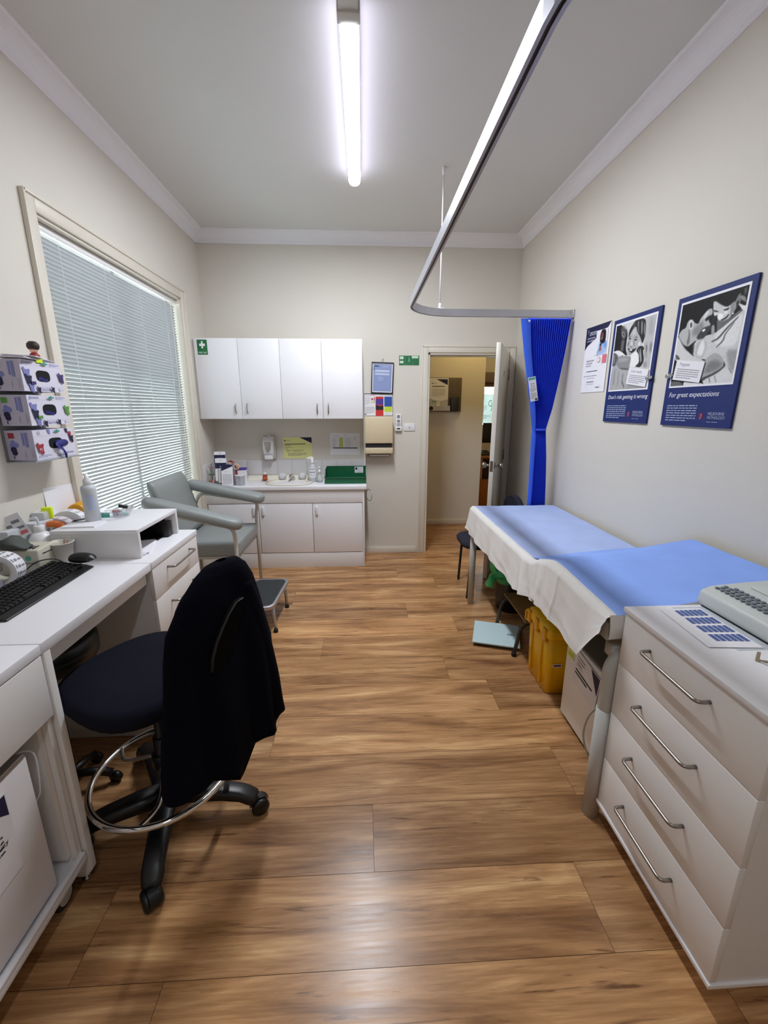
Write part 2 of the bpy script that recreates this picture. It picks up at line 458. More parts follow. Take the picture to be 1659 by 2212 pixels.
# left wall with the window opening
WY0, WY1, WZ0, WZ1 = 2.228, 3.775, .62, 2.372
m = MB()
m.box(XL - .16, XL, YN, WY0, 0, ZC).box(XL - .16, XL, WY1, YB, 0, ZC).box(XL - .16, XL, WY0, WY1, 0, WZ0).box(XL - .16, XL, WY0, WY1, WZ1, ZC)
struct('wall_left', m, WALL)
struct('wall_right', MB().box(XR, XR + .1, YN, YB + .11, 0, ZC), WALL)
DX0, DX1, DZ = .64, 1.44, 2.03
m = MB(); m.box(XL - .16, DX0, YB, YB + .11, 0, ZC).box(DX1, XR + .1, YB, YB + .11, 0, ZC).box(DX0, DX1, YB, YB + .11, DZ, ZC)
struct('wall_back', m, WALL)
struct('wall_near', MB().box(XL - .16, XR + .1, YN - .1, YN, 0, ZC), WALL)
# cornices: cove profile
def cove(s=.092, n=7):
    pts = [(0, 0), (0, -s), (.006, -s), (.008, -s + .006)]
    for k in range(n + 1):
        t = k / n * PI / 2
        pts.append((.012 + (s - .022) * (1 - math.cos(t)), -s + .010 + (s - .02) * math.sin(t)))
    pts += [(s - .006, -.008), (s, -.006), (s, 0)]
    return pts
cv = cove()
struct('trim_1', MB().prism([(XL + u, ZC + v) for u, v in cv], 'y', YN, YB), TRIMW)
struct('trim_2', MB().prism([(XR - u, ZC + v) for u, v in cv], 'y', YN, YB), TRIMW)
struct('trim_3', MB().prism([(YB - u, ZC + v) for u, v in cv], 'x', XL, XR), TRIMW)
struct('trim_4', MB().prism([(YN + u, ZC + v) for u, v in cv], 'x', XL, XR), TRIMW)
# baseboards
def skirt(name, x0, x1, y0, y1):
    mb = MB(); mb.box(x0, x1, y0, y1, 0, .058, 0, .002)
    ins = .005
    if x1 - x0 < y1 - y0: mb.box(x0 if x0 < 0 else x0 + ins, x1 - ins if x0 < 0 else x1, y0, y1, .056, .07, 0, .003)
    else: mb.box(x0, x1, y0 + ins, y1, .056, .07, 0, .003)
    return struct(name, mb, ARCH)
skirt('baseboard_back', .025, .555, YB - .014, YB + .001)
skirt('baseboard_right', XR - .014, XR + .001, YN, YB)
skirt('baseboard_left', XL - .001, XL + .014, YN, YB)
# window: architrave, reveal, sashes with glass
def frame_y(x, y0, y1, z0, z1, w, d, mb, mi=0, bev=.003):   # frame in the plane x, width w outwards, depth d towards +x
    mb.box(x, x + d, y0 - w, y0, z0 - w, z1 + w, mi, bev).box(x, x + d, y1, y1 + w, z0 - w, z1 + w, mi, bev)
    mb.box(x, x + d, y0, y1, z1, z1 + w, mi, bev).box(x, x + d, y0, y1, z0 - w, z0, mi, bev)
    return mb
win = struct('window_1', frame_y(XL, WY0, WY1, WZ0, WZ1, .066, .016, MB()).box(XL, XL + .024, WY0 - .072, WY0 - .058, WZ0 - .07, WZ1 + .07, 0, .003)
             .box(XL, XL + .024, WY1 + .058, WY1 + .068, WZ0 - .07, WZ1 + .07, 0, .003).box(XL, XL + .024, WY0 - .07, WY1 + .068, WZ1 + .058, WZ1 + .072, 0, .003), ARCH)
m = MB(); t_ = .012
m.box(XL - .16, XL + .002, WY0 - .001, WY0 + t_, WZ0, WZ1).box(XL - .16, XL + .002, WY1 - t_, WY1 + .001, WZ0, WZ1).box(XL - .16, XL + .002, WY0, WY1, WZ1 - t_, WZ1 + .001).box(XL - .16, XL + .002, WY0, WY1, WZ0 - .001, WZ0 + t_)
part('window_reveal', m, ARCH, win)
m = MB(); xs_ = XL - .13
for (a0, a1) in ((WY0 + .012, WY0 + .80), (WY0 + .765, WY1 - .012)):
    frame_y(xs_, a0 + .024, a1 - .024, WZ0 + .036, WZ1 - .036, .024, .03, m)
part('sash', m, WHITEP, win)
part('pane', MB().box(xs_ + .012, xs_ + .016, WY0 + .04, WY1 - .04, WZ0 + .04, WZ1 - .04), GLASS, win)
# venetian blind
BX = XL - .045
bl = thing('venetian_blind', 'closed silver-grey venetian blind with thin slats in the window on the left wall', 'blind', (BX, (WY0 + WY1) / 2, WZ0 + .03))
by0, by1 = WY0 + .02, WY1 - .026
part('head_rail', MB().box(BX - .014, BX + .014, by0, by1, WZ1 - .045, WZ1 - .014, 0, .002), WHITEP, bl)
m = MB(); z = WZ1 - .078; th = math.radians(45)
ns = 0
while z > WZ0 + .05:
    cpts = []
    for k in range(5):
        u = (k / 4 - .5) * .025; cr = .0018 * (1 - (2 * k / 4 - 1) ** 2)
        cpts.append((BX + u * math.cos(th) - cr * math.sin(th), z + u * math.sin(th) + cr * math.cos(th)))
    ring = [[(x_, yy, z_) for x_, z_ in cpts] for yy in (by0, by1)]
    m.loft(ring, 0, True, False, False)
    z -= .0205; ns += 1
part('slats', m, SLAT, bl)
part('bottom_rail', MB().box(BX - .012, BX + .012, by0, by1, WZ0 + .028, WZ0 + .044, 0, .002), WHITEP, bl)
for fy in (.115, .37, .63, .885):
    yy = by0 + (by1 - by0) * fy; m = MB()
    for dx in (-.0115, .0115): m.cyl((BX + dx, yy, WZ0 + .04), (BX + dx, yy, WZ1 - .04), .0011, 6)
    part('ladder_cord', m, WHITEP, bl)
m = MB(); yy = by1 - .1
m.tube([(BX + .02, yy, WZ1 - .05), (BX + .021, yy + .002, 1.5), (BX + .02, yy, .95)], .0012, 6); m.lathe([(.002, 0), (.006, .006), (.004, .03), (.001, .036)], BX + .02, yy, .915, 8)
m.tube([(BX + .02, yy + .012, WZ1 - .05), (BX + .021, yy + .012, 1.5), (BX + .02, yy + .012, .90)], .0012, 6); m.lathe([(.002, 0), (.006, .006), (.004, .03), (.001, .036)], BX + .02, yy + .012, .865, 8)
part('pull_cord', m, WHITEP, bl)

# door frame and open door in the back wall
def arch_b(mb, y, d):
    w = .058
    mb.box(DX0 - w, DX0, y, y + d, 0, DZ + w, 0, .003).box(DX1, min(DX1 + w, XR), y, y + d, 0, DZ + w, 0, .003).box(DX0, DX1, y, y + d, DZ, DZ + w, 0, .003)
    mb.box(DX0 - w - .006, DX0 - w + .008, y - .006, y + d, 0, DZ + w + .006, 0, .002).box(DX0 - w, DX1 + .05, y - .006, y + d, DZ + w - .008, DZ + w + .006, 0, .002)
    return mb
struct('trim_5', arch_b(MB(), YB - .016, .017), ARCH)
m = MB(); m.box(DX0 - .001, DX0 + .018, YB - .004, YB + .114, 0, DZ).box(DX1 - .018, DX1 + .001, YB - .004, YB + .114, 0, DZ).box(DX0, DX1, YB - .004, YB + .114, DZ - .018, DZ + .001)
m.box(DX0 + .016, DX0 + .028, YB + .04, YB + .075, 0, DZ - .018).box(DX1 - .028, DX1 - .016, YB + .04, YB + .075, 0, DZ - .018).box(DX0, DX1, YB + .04, YB + .075, DZ - .030, DZ - .016)
struct('trim_6', m, ARCH)
hx, hy = 1.418, YB - .01; ang = math.atan2(3.5 - hy, 1.085 - hx)
door = struct('door_1', MB().box(0, .83, -.018, .018, .01, 2.02, 0, .0015), ARCH)
door.location = (hx, hy, 0); door.rotation_euler = (0, 0, ang); WORLDM[door] = Matrix.Translation((hx, hy, 0)) @ Matrix.Rotation(ang, 4, 'Z')
for s_ in (-1, 1):
    M = Matrix.Translation((.765, s_ * .018, 1.03)) @ Matrix.Rotation(-s_ * PI / 2, 4, 'X')
    part('door_knob', MB().lathe([(.028, 0), (.028, .004), (.012, .008), (.010, .03), (.017, .036), (.025, .046), (.027, .056), (.024, .066), (.012, .071), (.001, .072)], seg=20, M=M), STEEL, door, world=False)
m = MB(); m.box(.8295, .8315, -.012, .012, .985, 1.075).box(.831, .838, -.006, .006, 1.02, 1.04)
part('latch_plate', m, STEEL, door, world=False)
for z in (.25, 1.0, 1.78):
    m = MB(); m.cyl((-.004, .022, z), (-.004, .022, z + .1), .007, 10).box(-.02, .0, .014, .02, z, z + .1)
    part('hinge', m, STEEL, door, world=False)
m = MB(); m.box(.47, .476, .018, .024, 1.78, 1.83).box(.462, .484, .018, .020, 1.80, 1.81)
part('coat_hook', m, STEEL, door, world=False)

# hallway beyond the door
HY = 5.37
m = MB(); m.box(-.6, 1.52, HY, HY + .1, 0, 2.75)
struct('wall_hall', m, WALL)
struct('wall_hallend', MB().box(-.7, -.6, YB + .11, HY + .1, 0, 2.75), WALL)
struct('wall_far', MB().box(1.5, 2.0, 7.6, 7.7, 0, 2.75).box(2.0, 2.75, 7.6, 7.7, 0, 1.18).box(2.0, 2.75, 7.6, 7.7, 1.92, 2.75).box(2.75, 3.4, 7.6, 7.7, 0, 2.75), WALL)
struct('wall_farright', MB().box(3.3, 3.4, YB, 7.7, 0, 2.75), WALL)
struct('wall_hallnear', MB().box(XR + .1, 3.4, YB, YB + .11, 0, 2.75), WALL)
struct('wall_farleft', MB().box(1.42, 1.52, HY + .1, 7.7, 0, 2.75), WALL)
struct('ceiling_hall', MB().box(-.7, 3.4, YB + .11, 7.7, 2.75, 2.85), CEIL)
struct('baseboard_hall', MB().box(-.6, 1.52, HY - .013, HY, 0, .07, 0, .003), ARCH)
struct('trim_7', MB().box(1.52, 3.3, HY + .02, HY + .16, 2.12, 2.2).box(1.52, 3.3, HY + .04, HY + .1, 2.2, 2.75, 1), [DARKW, WALL])
m = MB(); m.box(2.0, 2.03, 7.6, 7.66, 1.18, 1.92).box(2.72, 2.75, 7.6, 7.66, 1.18, 1.92).box(2.03, 2.72, 7.6, 7.66, 1.89, 1.92).box(2.03, 2.72, 7.6, 7.66, 1.18, 1.21).box(2.33, 2.36, 7.6, 7.66, 1.21, 1.89)
w2 = struct('window_2', m, ARCH)
mg = MB(); mg.box(2.03, 2.72, 7.63, 7.634, 1.21, 1.89)
part('pane', mg, GLASS, w2)
s_ = sheet(.3, .5, [('t', 1, 'C', .62, .58, .16, .6), ('t', 1, 'J', .8, .5, .16, .6), ('l', 1, .08, .4, .55, .62, 4), ('l', 1, .08, .15, .8, .3, 3)], [mat('window_film_sheet', '#BFE8E8', .6, var=0, alpha=.75), TEAL])
w2s = single('window_notice', s_, [MATS['window_film_sheet'], TEAL], 'pale turquoise lettered notice on the window of the far room', 'notice', loc=(0, 0, 0))
place(w2s, (2.2, 7.62, 1.24))

# outside the window: paving, pale rendered wall, blue-grey panels and posts
struct('ground_outside', MB().box(-9, XL - .17, -6, 12, -.25, -.2), CONC)
m = MB(); m.box(-4.3, -4.2, -5, 12, -.2, 1.75)
ow = struct('wall_outside', m, BRICKO)
m = MB()
for yy in (4.4, 5.6, 7.25, 8.75): m.box(-4.2, -4.14, yy, yy + .62, -.2, 1.72)
part('fence_panel', m, OUTB, ow)

# ------------------------------------------------------------------ ceiling lamp
lt = thing('batten_light', 'long white lit batten light on the ceiling running towards the door', 'light', (-.035, 2.6, ZC))
lx0, lx1 = -.076, .006
part('base_channel', MB().box(lx0 + .004, lx1 - .004, 1.86, 3.24, ZC - .03, ZC, 0, .002), PGREYL, lt)
def dome(y0, y1, w, h, mb, mi=0, n=12):
    cxm = (lx0 + lx1) / 2; z0_ = ZC - .028
    prof = [(cxm + w / 2 * math.cos(PI * k / n), z0_ - h * (math.sin(PI * k / n) ** .6)) for k in range(n + 1)]
    t = bmesh.new()
    mb.loft([[(u, yy, v) for u, v in prof] for yy in (y0, y1)], mi, True, True, True); t.free(); return mb
part('diffuser', dome(2.02, 3.25, .080, .052, MB()), LAMP, lt)
la = bpy.data.lights.new('led_strip', 'AREA'); la.shape = 'RECTANGLE'; la.size = .07; la.size_y = 1.2; la.energy = BATTEN_W; la.color = (.89, .94, 1.0)
lo = bpy.data.objects.new('led_strip', la); COL.objects.link(lo); lo.parent = lt; lo.location = (0, .035, -.084)
m = MB(); m.box(lx0 - .003, lx1 + .003, 1.968, 2.022, ZC - .086, ZC - .004, 0, .004).box(lx0 + .004, lx1 - .004, 1.86, 1.972, ZC - .078, ZC - .004, 0, .003)
part('end_cap', m, PGREYL, lt, label='grey end cap and gear cover of the light')

# added unseen twin behind the camera, an assumed source of extra light
lt_added = thing('batten_light', 'added dim white batten light behind the viewpoint, out of view', 'light', (-.035, -.1, ZC))
part('base_channel', MB().box(lx0 + .004, lx1 - .004, -1.15, .2, ZC - .03, ZC, 0, .002), PGREYL, lt_added)
part('diffuser', dome(-1.1, .15, .080, .052, MB()), mat('added_lamp_diffuser', '#F2F2FF', .5, var=0, emit=.8), lt_added)
la = bpy.data.lights.new('led_strip', 'AREA'); la.shape = 'RECTANGLE'; la.size = .07; la.size_y = 1.2; la.energy = BATTEN_W * .2; la.color = (.89, .94, 1.0)
lo = bpy.data.objects.new('led_strip', la); COL.objects.link(lo); lo.parent = lt_added; lo.location = (0, -.375, -.084)

# ------------------------------------------------------------------ curtain track, rod, curtain
TZ0, TZ1 = 2.135, 2.182; Rb = .30; tx = .318; ty = 3.152
path = [(XR - .012, ty)]
for k in range(13):
    t = k / 12 * PI / 2; path.append((tx + Rb - Rb * math.sin(t), ty - Rb + Rb * math.cos(t)))
yn = .86
for k in range(13):
    t = k / 12 * PI / 2; path.append((tx + Rb - Rb * math.cos(t), yn - Rb * math.sin(t)))
path.append((XR - .012, yn - Rb))
def track_ring(P, N, prof):
    return [(P[0] + N[0] * u, P[1] + N[1] * u, v) for u, v in prof]
def sweep(prof, mi, mb, closed=True):
    rings = []
    for i, P in enumerate(path):
        A = path[max(i - 1, 0)]; B = path[min(i + 1, len(path) - 1)]
        d = Vector((B[0] - A[0], B[1] - A[1])).normalized(); N = (d.y, -d.x)
        rings.append(track_ring(P, N, prof))
    mb.loft(rings, mi, False, closed, closed); return mb
prof = [(-.012, TZ0), (-.012, TZ1), (.012, TZ1), (.012, TZ0), (.004, TZ0), (.004, TZ0 + .003), (.009, TZ0 + .003), (.009, TZ0 + .016), (-.009, TZ0 + .016), (-.009, TZ0 + .003), (-.004, TZ0 + .003), (-.004, TZ0)]
tk = thing('curtain_track', 'curved aluminium curtain track hanging over the blue-sheeted couch', 'curtain track', (tx, 2, TZ0))
m = sweep(prof, 0, MB()); part('rail', m, ALU, tk)
part('rail_channel', sweep([(-.0088, TZ0 + .004), (-.0088, TZ0 + .0155), (.0088, TZ0 + .0155), (.0088, TZ0 + .004)], 0, MB()), ALUD, tk)
m = MB(); m.box(XR - .012, XR, ty - .018, ty + .018, TZ0 - .004, TZ1 + .004, 0, .002).lathe([(.003, 0), (.003, .001)], M=Matrix.Translation((XR - .03, ty - .0125, TZ1 - .02)) @ Matrix.Rotation(PI / 2, 4, 'X'), mi=1)
m.box(XR - .04, XR - .01, ty - .0135, ty + .0135, TZ0 - .001, TZ1 + .001, 0)
part('wall_bracket', m, [ALU, INK], tk)
m = MB(); m.box(XR - .012, XR, yn - Rb - .018, yn - Rb + .018, TZ0 - .004, TZ1 + .004, 0, .002)
part('wall_bracket', m, ALU, tk)
m = MB(); m.cyl((.545, ty, TZ1 + .03), (.545, ty, ZC - .05), .005, 10).cyl((.545, ty, TZ1), (.545, ty, TZ1 + .035), .009, 12).box(.52, .57, ty - .011, ty + .011, TZ1 - .001, TZ1 + .006)
m.cyl((.545, ty, ZC - .05), (.545, ty, ZC), .010, 12)
part('hanger_rod', m, WHITEP, tk)
# curtain: pleated paper-like drape gathered by a tie
cz = [(2.127, 1.168, 1.474, .030), (1.9, 1.192, 1.452, .028), (1.7, 1.222, 1.428, .024), (1.5, 1.262, 1.400, .018), (1.40, 1.284, 1.380, .010), (1.355, 1.291, 1.371, .007), (1.31, 1.289, 1.376, .008), (1.15, 1.29, 1.392, .013), (.95, 1.30, 1.405, .016), (.7, 1.308, 1.418, .018), (.36, 1.312, 1.43, .02)]
def lerp_rows(rows, n):
    out = []
    for i in range(len(rows) - 1):
        for k in range(n):
            t = k / n; t = t * t * (3 - 2 * t) * .5 + t * .5
            out.append(tuple(rows[i][q] * (1 - t) + rows[i + 1][q] * t for q in range(len(rows[0]))))
    out.append(rows[-1]); return out
rows = lerp_rows(cz, 4); m = MB(); npl = 19
rings = []
for (z, x0, x1, d) in rows:
    r = []
    for k in range(npl * 2 + 1):
        u = k / (npl * 2); r.append((x0 + (x1 - x0) * u, ty - .004 + (d if k % 2 else -d), z))
    rings.append(r)
m.loft(rings, 0, False, False, False)
cu = single('curtain', m, CURT, 'bright blue pleated curtain tied at the waist beside the right wall', 'curtain', loc=(1.33, ty, .36))
# the flat leading panel
lz = [(2.115, 1.102, 1.172, -.06), (1.9, 1.142, 1.202, -.055), (1.73, 1.178, 1.232, -.05), (1.5, 1.228, 1.272, -.04), (1.40, 1.252, 1.292, -.022), (1.352, 1.264, 1.300, -.014), (1.30, 1.260, 1.306, -.018), (1.15, 1.262, 1.302, -.026), (.95, 1.265, 1.304, -.03), (.7, 1.266, 1.306, -.032), (.36, 1.268, 1.308, -.034)]
m = MB(); rings = [[(x0, ty + dd, z), ((x0 + x1) / 2, ty + dd - .006, z), (x1, ty + dd + .012, z), (x1 + .004, ty + dd + .02, z)] for z, x0, x1, dd in lerp_rows(lz, 3)]
m.loft(rings, 0, True, False, False)
part('leading_panel', m, mat('blue_curtain_flat', '#3A6CF6', .6, var=.03), cu)
rngt = [(1.30 + .05 * math.cos(t * PI / 8), ty - .004 + .028 * math.sin(t * PI / 8)) for t in range(16)]
mt = MB(); mt.loft([[(1.331 + .045 * math.cos(t * PI / 8), ty - .006 + .024 * math.sin(t * PI / 8), z) for t in range(16)] for z in (1.347, 1.362)], 0, True)
part('tie', mt, CURT, cu)
m = sheet(.058, .17, [('r', 1, .06, .88, .94, .97), ('c', 2, .35, .72, .08), ('c', 2, .65, .72, .08), ('c', 2, .35, .62, .08), ('c', 2, .65, .62, .08), ('l', 2, .1, .4, .9, .56, 5), ('l', 2, .1, .1, .9, .36, 7), ('r', 3, .6, .03, .92, .1)], [WHITEP])
m.xf(Matrix.Translation((1.243, ty - .067, 1.562)) @ Matrix.Rotation(-.2, 4, 'Y') @ Matrix.Rotation(.1, 4, 'Z'))
part('care_label', m, [PAPER, TEAL, INKG, INK], cu, label='white printed label on the flat panel')
m = MB(); m.lathe([(.007, 0), (.007, .002), (.003, .002)], M=Matrix.Translation((1.16, ty - .07, 2.098)) @ Matrix.Rotation(PI / 2, 4, 'X'))
part('eyelet', m, WHITEP, cu)

# ------------------------------------------------------------------ wall cupboards over the sink
CY = 3.93
wc = thing('wall_cabinet', 'white four-door wall cupboard high above the sink bench', 'cabinet', (-.72, CY + .17, 1.42))
m = MB(); m.box(XL, .002, CY + .019, YB, 1.418, 2.098, 0, .001)
part('body', m, LAMG, wc)
xd = [-1.448, -1.080, -.722, -.357, .002]
for i in range(4):
    d = part('door', MB().box(xd[i] + .0015, xd[i + 1] - .0015, CY, CY + .018, 1.418, 2.098, 0, .0012), LAM, wc)
    hxp = (xd[i + 1] - .05) if i % 2 == 0 else (xd[i] + .05)
    z0h = 1.468; pts = [(hxp, CY, z0h), (hxp, CY - .02, z0h + .008), (hxp, CY - .026, z0h + .04), (hxp, CY - .02, z0h + .072), (hxp, CY, z0h + .08)]
    part('handle', MB().tube(smooth_path(pts, 5), .0045, 8), STEEL, d)
s_ = sheet(.085, .122, [('r', 1, .42, .42, .58, .90), ('r', 1, .22, .58, .78, .74), ('t', 1, 'FIRST AID', .5, .08, .020, .78, 0, 'CENTER')], [GREENI])
o = single('first_aid_sign', s_, [GREENI, WINK], 'small green first aid sticker with a white cross on the cupboard door', 'sign', loc=(0, 0, 0)); place(o, (-1.376, CY - .0015, 1.962))

# ------------------------------------------------------------------ sink bench
BZ = .812; BF = 3.88
be = thing('sink_bench', 'low white sink bench with three doors against the back wall', 'cabinet', (-.72, BF + .2, 0))
m = MB(); m.box(XL + .001, .006, BF + .02, YB - .002, .13, BZ - .04).box(XL + .001, -.01, BF + .045, BF + .06, 0, .14, 0).box(-.012, .006, BF, YB - .002, 0, BZ - .04, 0, .001)
m.box(XL + .001, -.012, BF, BF + .018, .645, BZ - .042, 0, .001)
part('body', m, LAMG, be)
part('kickboard', MB().box(XL + .001, -.012, BF + .004, BF + .02, .0, .150, 0, .001), LAMG, be)
for i, (x0, x1, hp) in enumerate(((-1.448, -.99, -1.03), (-.985, -.487, -.945), (-.483, -.016, -.445))):
    d = part('door', MB().box(x0 + .001, x1 - .001, BF, BF + .018, .156, .638, 0, .0015), LAM, be)
    part('handle', MB().box(hp - .012, hp + .012, BF - .018, BF, .53, .615, 0, .006, 3), WHITEP, d)
part('benchtop', MB().box(XL + .001, .028, BF - .02, YB - .002, BZ - .042, BZ, 0, .008, 3), LAM, be)
# basin moulded into a cream top, with a raised rear ledge
m = MB()
rings = []
for (fx, fy, zz) in ((.40, .165, .004), (.395, .16, .010), (.33, .13, .010), (.30, .115, .004), (.25, .095, -.03), (.10, .05, -.042)):
    rings.append([(-.715 + fx * .55 * math.copysign(abs(math.cos(t)) ** .7, math.cos(t)), 4.035 + fy * math.copysign(abs(math.sin(t)) ** .8, math.sin(t)), BZ + zz) for t in [k / 36 * 2 * PI for k in range(36)]])
m.loft(rings, 0, True, True, False)
bs = part('basin', m, CREAMB, be, label='cream moulded basin')
part('rear_ledge', MB().prism([(4.16, BZ), (4.19, BZ + .03), (4.21, BZ + .045), (YB - .004, BZ + .047), (YB - .004, BZ)], 'x', -1.15, -.40, 0, False, .004), CREAMB, be)
part('drain', MB().lathe([(.02, 0), (.02, .002), (.012, .002)], -.715, 4.035, BZ - .041, 16), CHROME, bs)
# taps
for i, xq in enumerate((-.80, -.605)):
    m = MB(); n_ = 8; t = MB()
    rings = []
    for rr_, zz in ((.012, 0), (.014, .008), (.030, .014), (.036, .03), (.034, .05), (.022, .058)):
        rings.append([(xq + (rr_ * (1 + .10 * math.cos(6 * q))) * math.cos(q), 4.165 + (rr_ * (1 + .10 * math.cos(6 * q))) * math.sin(q), BZ + .012 + zz) for q in [k / 36 * 2 * PI for k in range(36)]])
    m.loft(rings, 0)
    o = single('tap', m, FROST, ('left' if i == 0 else 'right') + ' clear acrylic tap handle behind the basin', 'tap', group='tap handles at the basin')
m = MB(); m.lathe([(.022, 0), (.02, .01), (.014, .03), (.013, .045)], -.70, 4.17, BZ + .012, 18).tube(smooth_path([(-.70, 4.17, BZ + .05), (-.705, 4.14, BZ + .064), (-.715, 4.10, BZ + .055), (-.72, 4.075, BZ + .04)], 6), [.014] * 6 + [.012] * 6 + [.010] * 7, 12)
single('spout', m, CHROME, 'chrome swan spout between the two acrylic tap handles', 'tap')
# tiles
m = MB(); m.box(XL + .001, .026, YB - .005, YB, BZ, 1.006, 1)
x = XL + .002
while x < .02:
    x1 = min(x + .148, .026); m.box(x, x1 - .002, YB - .009, YB - .003, BZ, .857, 0, .001).box(x, x1 - .002, YB - .009, YB - .003, .859, 1.005, 0, .001); x += .149
struct('trim_8', m, [TILE, GROUT])
m = MB(); y = 3.885
while y < YB - .01:
    y1 = min(y + .148, YB - .01); m.box(XL + .001, XL + .007, y, y1 - .002, BZ, 1.005, 0, .001); y += .149
struct('trim_9', m, [TILE])
# towel ring on the bench end
m = MB(); m.lathe([(.014, 0), (.014, .006), (.006, .01), (.005, .046)], M=Matrix.Translation((.006, 3.95, .757)) @ Matrix.Rotation(PI / 2, 4, 'Y'))
m.tube([(.052 + .024 * math.sin(t), 3.95 - .052 * math.sin(t), .70 + .055 * math.cos(t)) for t in [k / 28 * 2 * PI for k in range(28)]], .0035, 8, 0, True)
single('towel_ring', m, CHROME, 'chrome towel ring on the right end of the sink bench', 'towel ring')

# things on the bench
def bottle_prof(r, h, neck, nh):
    return [(r * .9, 0), (r, .004), (r, h * .62), (r * .95, h * .72), (neck * 1.3, h * .84), (neck, h * .88), (neck, h * .88 + nh)]
# green tray
gt = thing('storage_bin', 'green open-front plastic bin on the right end of the sink bench', 'bin', (-.19, 4.06, BZ))
x0, x1, y0, y1 = -.365, .025, 3.955, 4.20
m = MB(); t_ = .004
m.box(x0 + .01, x1 - .01, y0, y1, BZ, BZ + t_)
m.prism([(y0, BZ), (y0 - .006, BZ + .075), (y0 + .015, BZ + .078), (y0 + .06, BZ + .13), (y1, BZ + .135), (y1, BZ)], 'x', x0, x0 + t_)
m.prism([(y0, BZ), (y0 - .006, BZ + .075), (y0 + .015, BZ + .078), (y0 + .06, BZ + .13), (y1, BZ + .135), (y1, BZ)], 'x', x1 - t_, x1)
m.box(x0, x1, y1 - t_, y1, BZ, BZ + .135)
m.prism([(y0, BZ), (y0 + t_, BZ), (y0 + t_ - .005, BZ + .058), (y0 - .005, BZ + .058)], 'x', x0, x1)
m.box(x0 - .002, x1 + .002, y0 - .012, y0 + .002, BZ + .054, BZ + .064, 0, .002).box(x0 - .004, x1 + .004, y1 - .006, y1 + .006, BZ + .128, BZ + .138, 0, .002)
part('tray', m, GREEN, gt)
m = sheet(.085, .062, [('r', 1, .08, .5, .3, .9), ('c', 1, .42, .8, .04), ('l', 2, .5, .72, .92, .88, 1), ('l', 1, .35, .36, .7, .5, 1), ('r', 2, .1, .12, .92, .16)], [PAPER])
m.xf(Matrix.Translation((-.045, y1 - .0065, BZ + .068)))
part('label_card', m, [PAPER, INK, INKG], gt)
# spray bottle
sb = thing('spray_bottle', 'tall clear trigger spray bottle with white printed label on the bench', 'bottle', (-.495, 4.09, BZ))
part('bottle', MB().lathe([(.034, 0), (.037, .005), (.037, .13), (.033, .15), (.016, .175), (.013, .185)], -.495, 4.09, BZ, 24), FROST, sb)
part('liquid', MB().lathe([(.031, .004), (.034, .01), (.034, .10)], -.495, 4.09, BZ, 24), mat('bottle_liquid', '#D6DDE0', .3, var=.01), sb)
m = MB(); m.loft([[(-.495 + .0378 * math.sin(t), 4.09 - .0378 * math.cos(t), BZ + z) for t in [(-1.2 + 2.4 * k / 12) for k in range(13)]] for z in (.045, .14)], 0, True, False, False)
for z, w_, mi in ((.125, .8, 1), (.112, .4, 1), (.095, .9, 1), (.092, .6, 1), (.075, .8, 1), (.06, .7, 1)):
    m.loft([[(-.495 + .0382 * math.sin(t), 4.09 - .0382 * math.cos(t), BZ + zz) for t in [(-w_ + 2 * w_ * k / 8) for k in range(9)]] for zz in (z, z + .003 + (.004 if z in (.095, .125) else 0))], mi, True, False, False)
part('label_wrap', m, [PAPER, INKG], sb)
m = MB(); m.lathe([(.016, 0), (.017, .015), (.012, .03), (.011, .045)], -.495, 4.09, BZ + .178, 16).prism([(-.505, .98 + .04), (-.485, 1.02), (-.478, 1.045), (-.50, 1.06), (-.545, 1.045), (-.55, 1.035), (-.51, 1.03)], 'y', 4.083, 4.097, 0, False, .002)
m.tube(smooth_path([(-.505, 4.09, 1.03), (-.527, 4.09, 1.02), (-.533, 4.09, .995)], 5), .003, 6)
part('trigger', m, WHITEP, sb)
# pump bottle
pb = thing('hand_pump_bottle', 'small clear pump bottle between the spray bottle and the green bin', 'bottle', (-.425, 4.06, BZ))
part('bottle', MB().lathe([(.024, 0), (.027, .004), (.027, .055), (.024, .075), (.012, .09), (.010, .095)], -.425, 4.06, BZ, 20), CLEAR, pb)
part('pump', MB().lathe([(.012, 0), (.012, .02), (.005, .024), (.005, .045), (.009, .047), (.009, .055), (.003, .06)], -.425, 4.06, BZ + .093, 14).cyl((-.425, 4.06, BZ + .146), (-.445, 4.045, BZ + .142), .003, 8), WHITEP, pb)
part('dip_tube', MB().cyl((-.425, 4.06, BZ + .01), (-.425, 4.06, BZ + .1), .002, 6), WHITEP, pb)
# amber bottle on the ledge
ab = thing('amber_bottle', 'small amber bottle with a white cap left of the taps', 'bottle', (-.965, 4.13, BZ + .012))
part('bottle', MB().lathe([(.021, 0), (.023, .003), (.023, .045), (.018, .053), (.013, .057)], -.965, 4.13, BZ + .012, 18), AMBER, ab)
part('label_wrap', MB().lathe([(.0234, .014), (.0234, .036)], -.965, 4.13, BZ + .012, 18, caps=False), mat('orange_bottle_label', '#C4553A', .6), ab)
part('cap', MB().lathe([(.014, 0), (.014, .018), (.011, .02)], -.965, 4.13, BZ + .067, 16), WHITEP, ab)
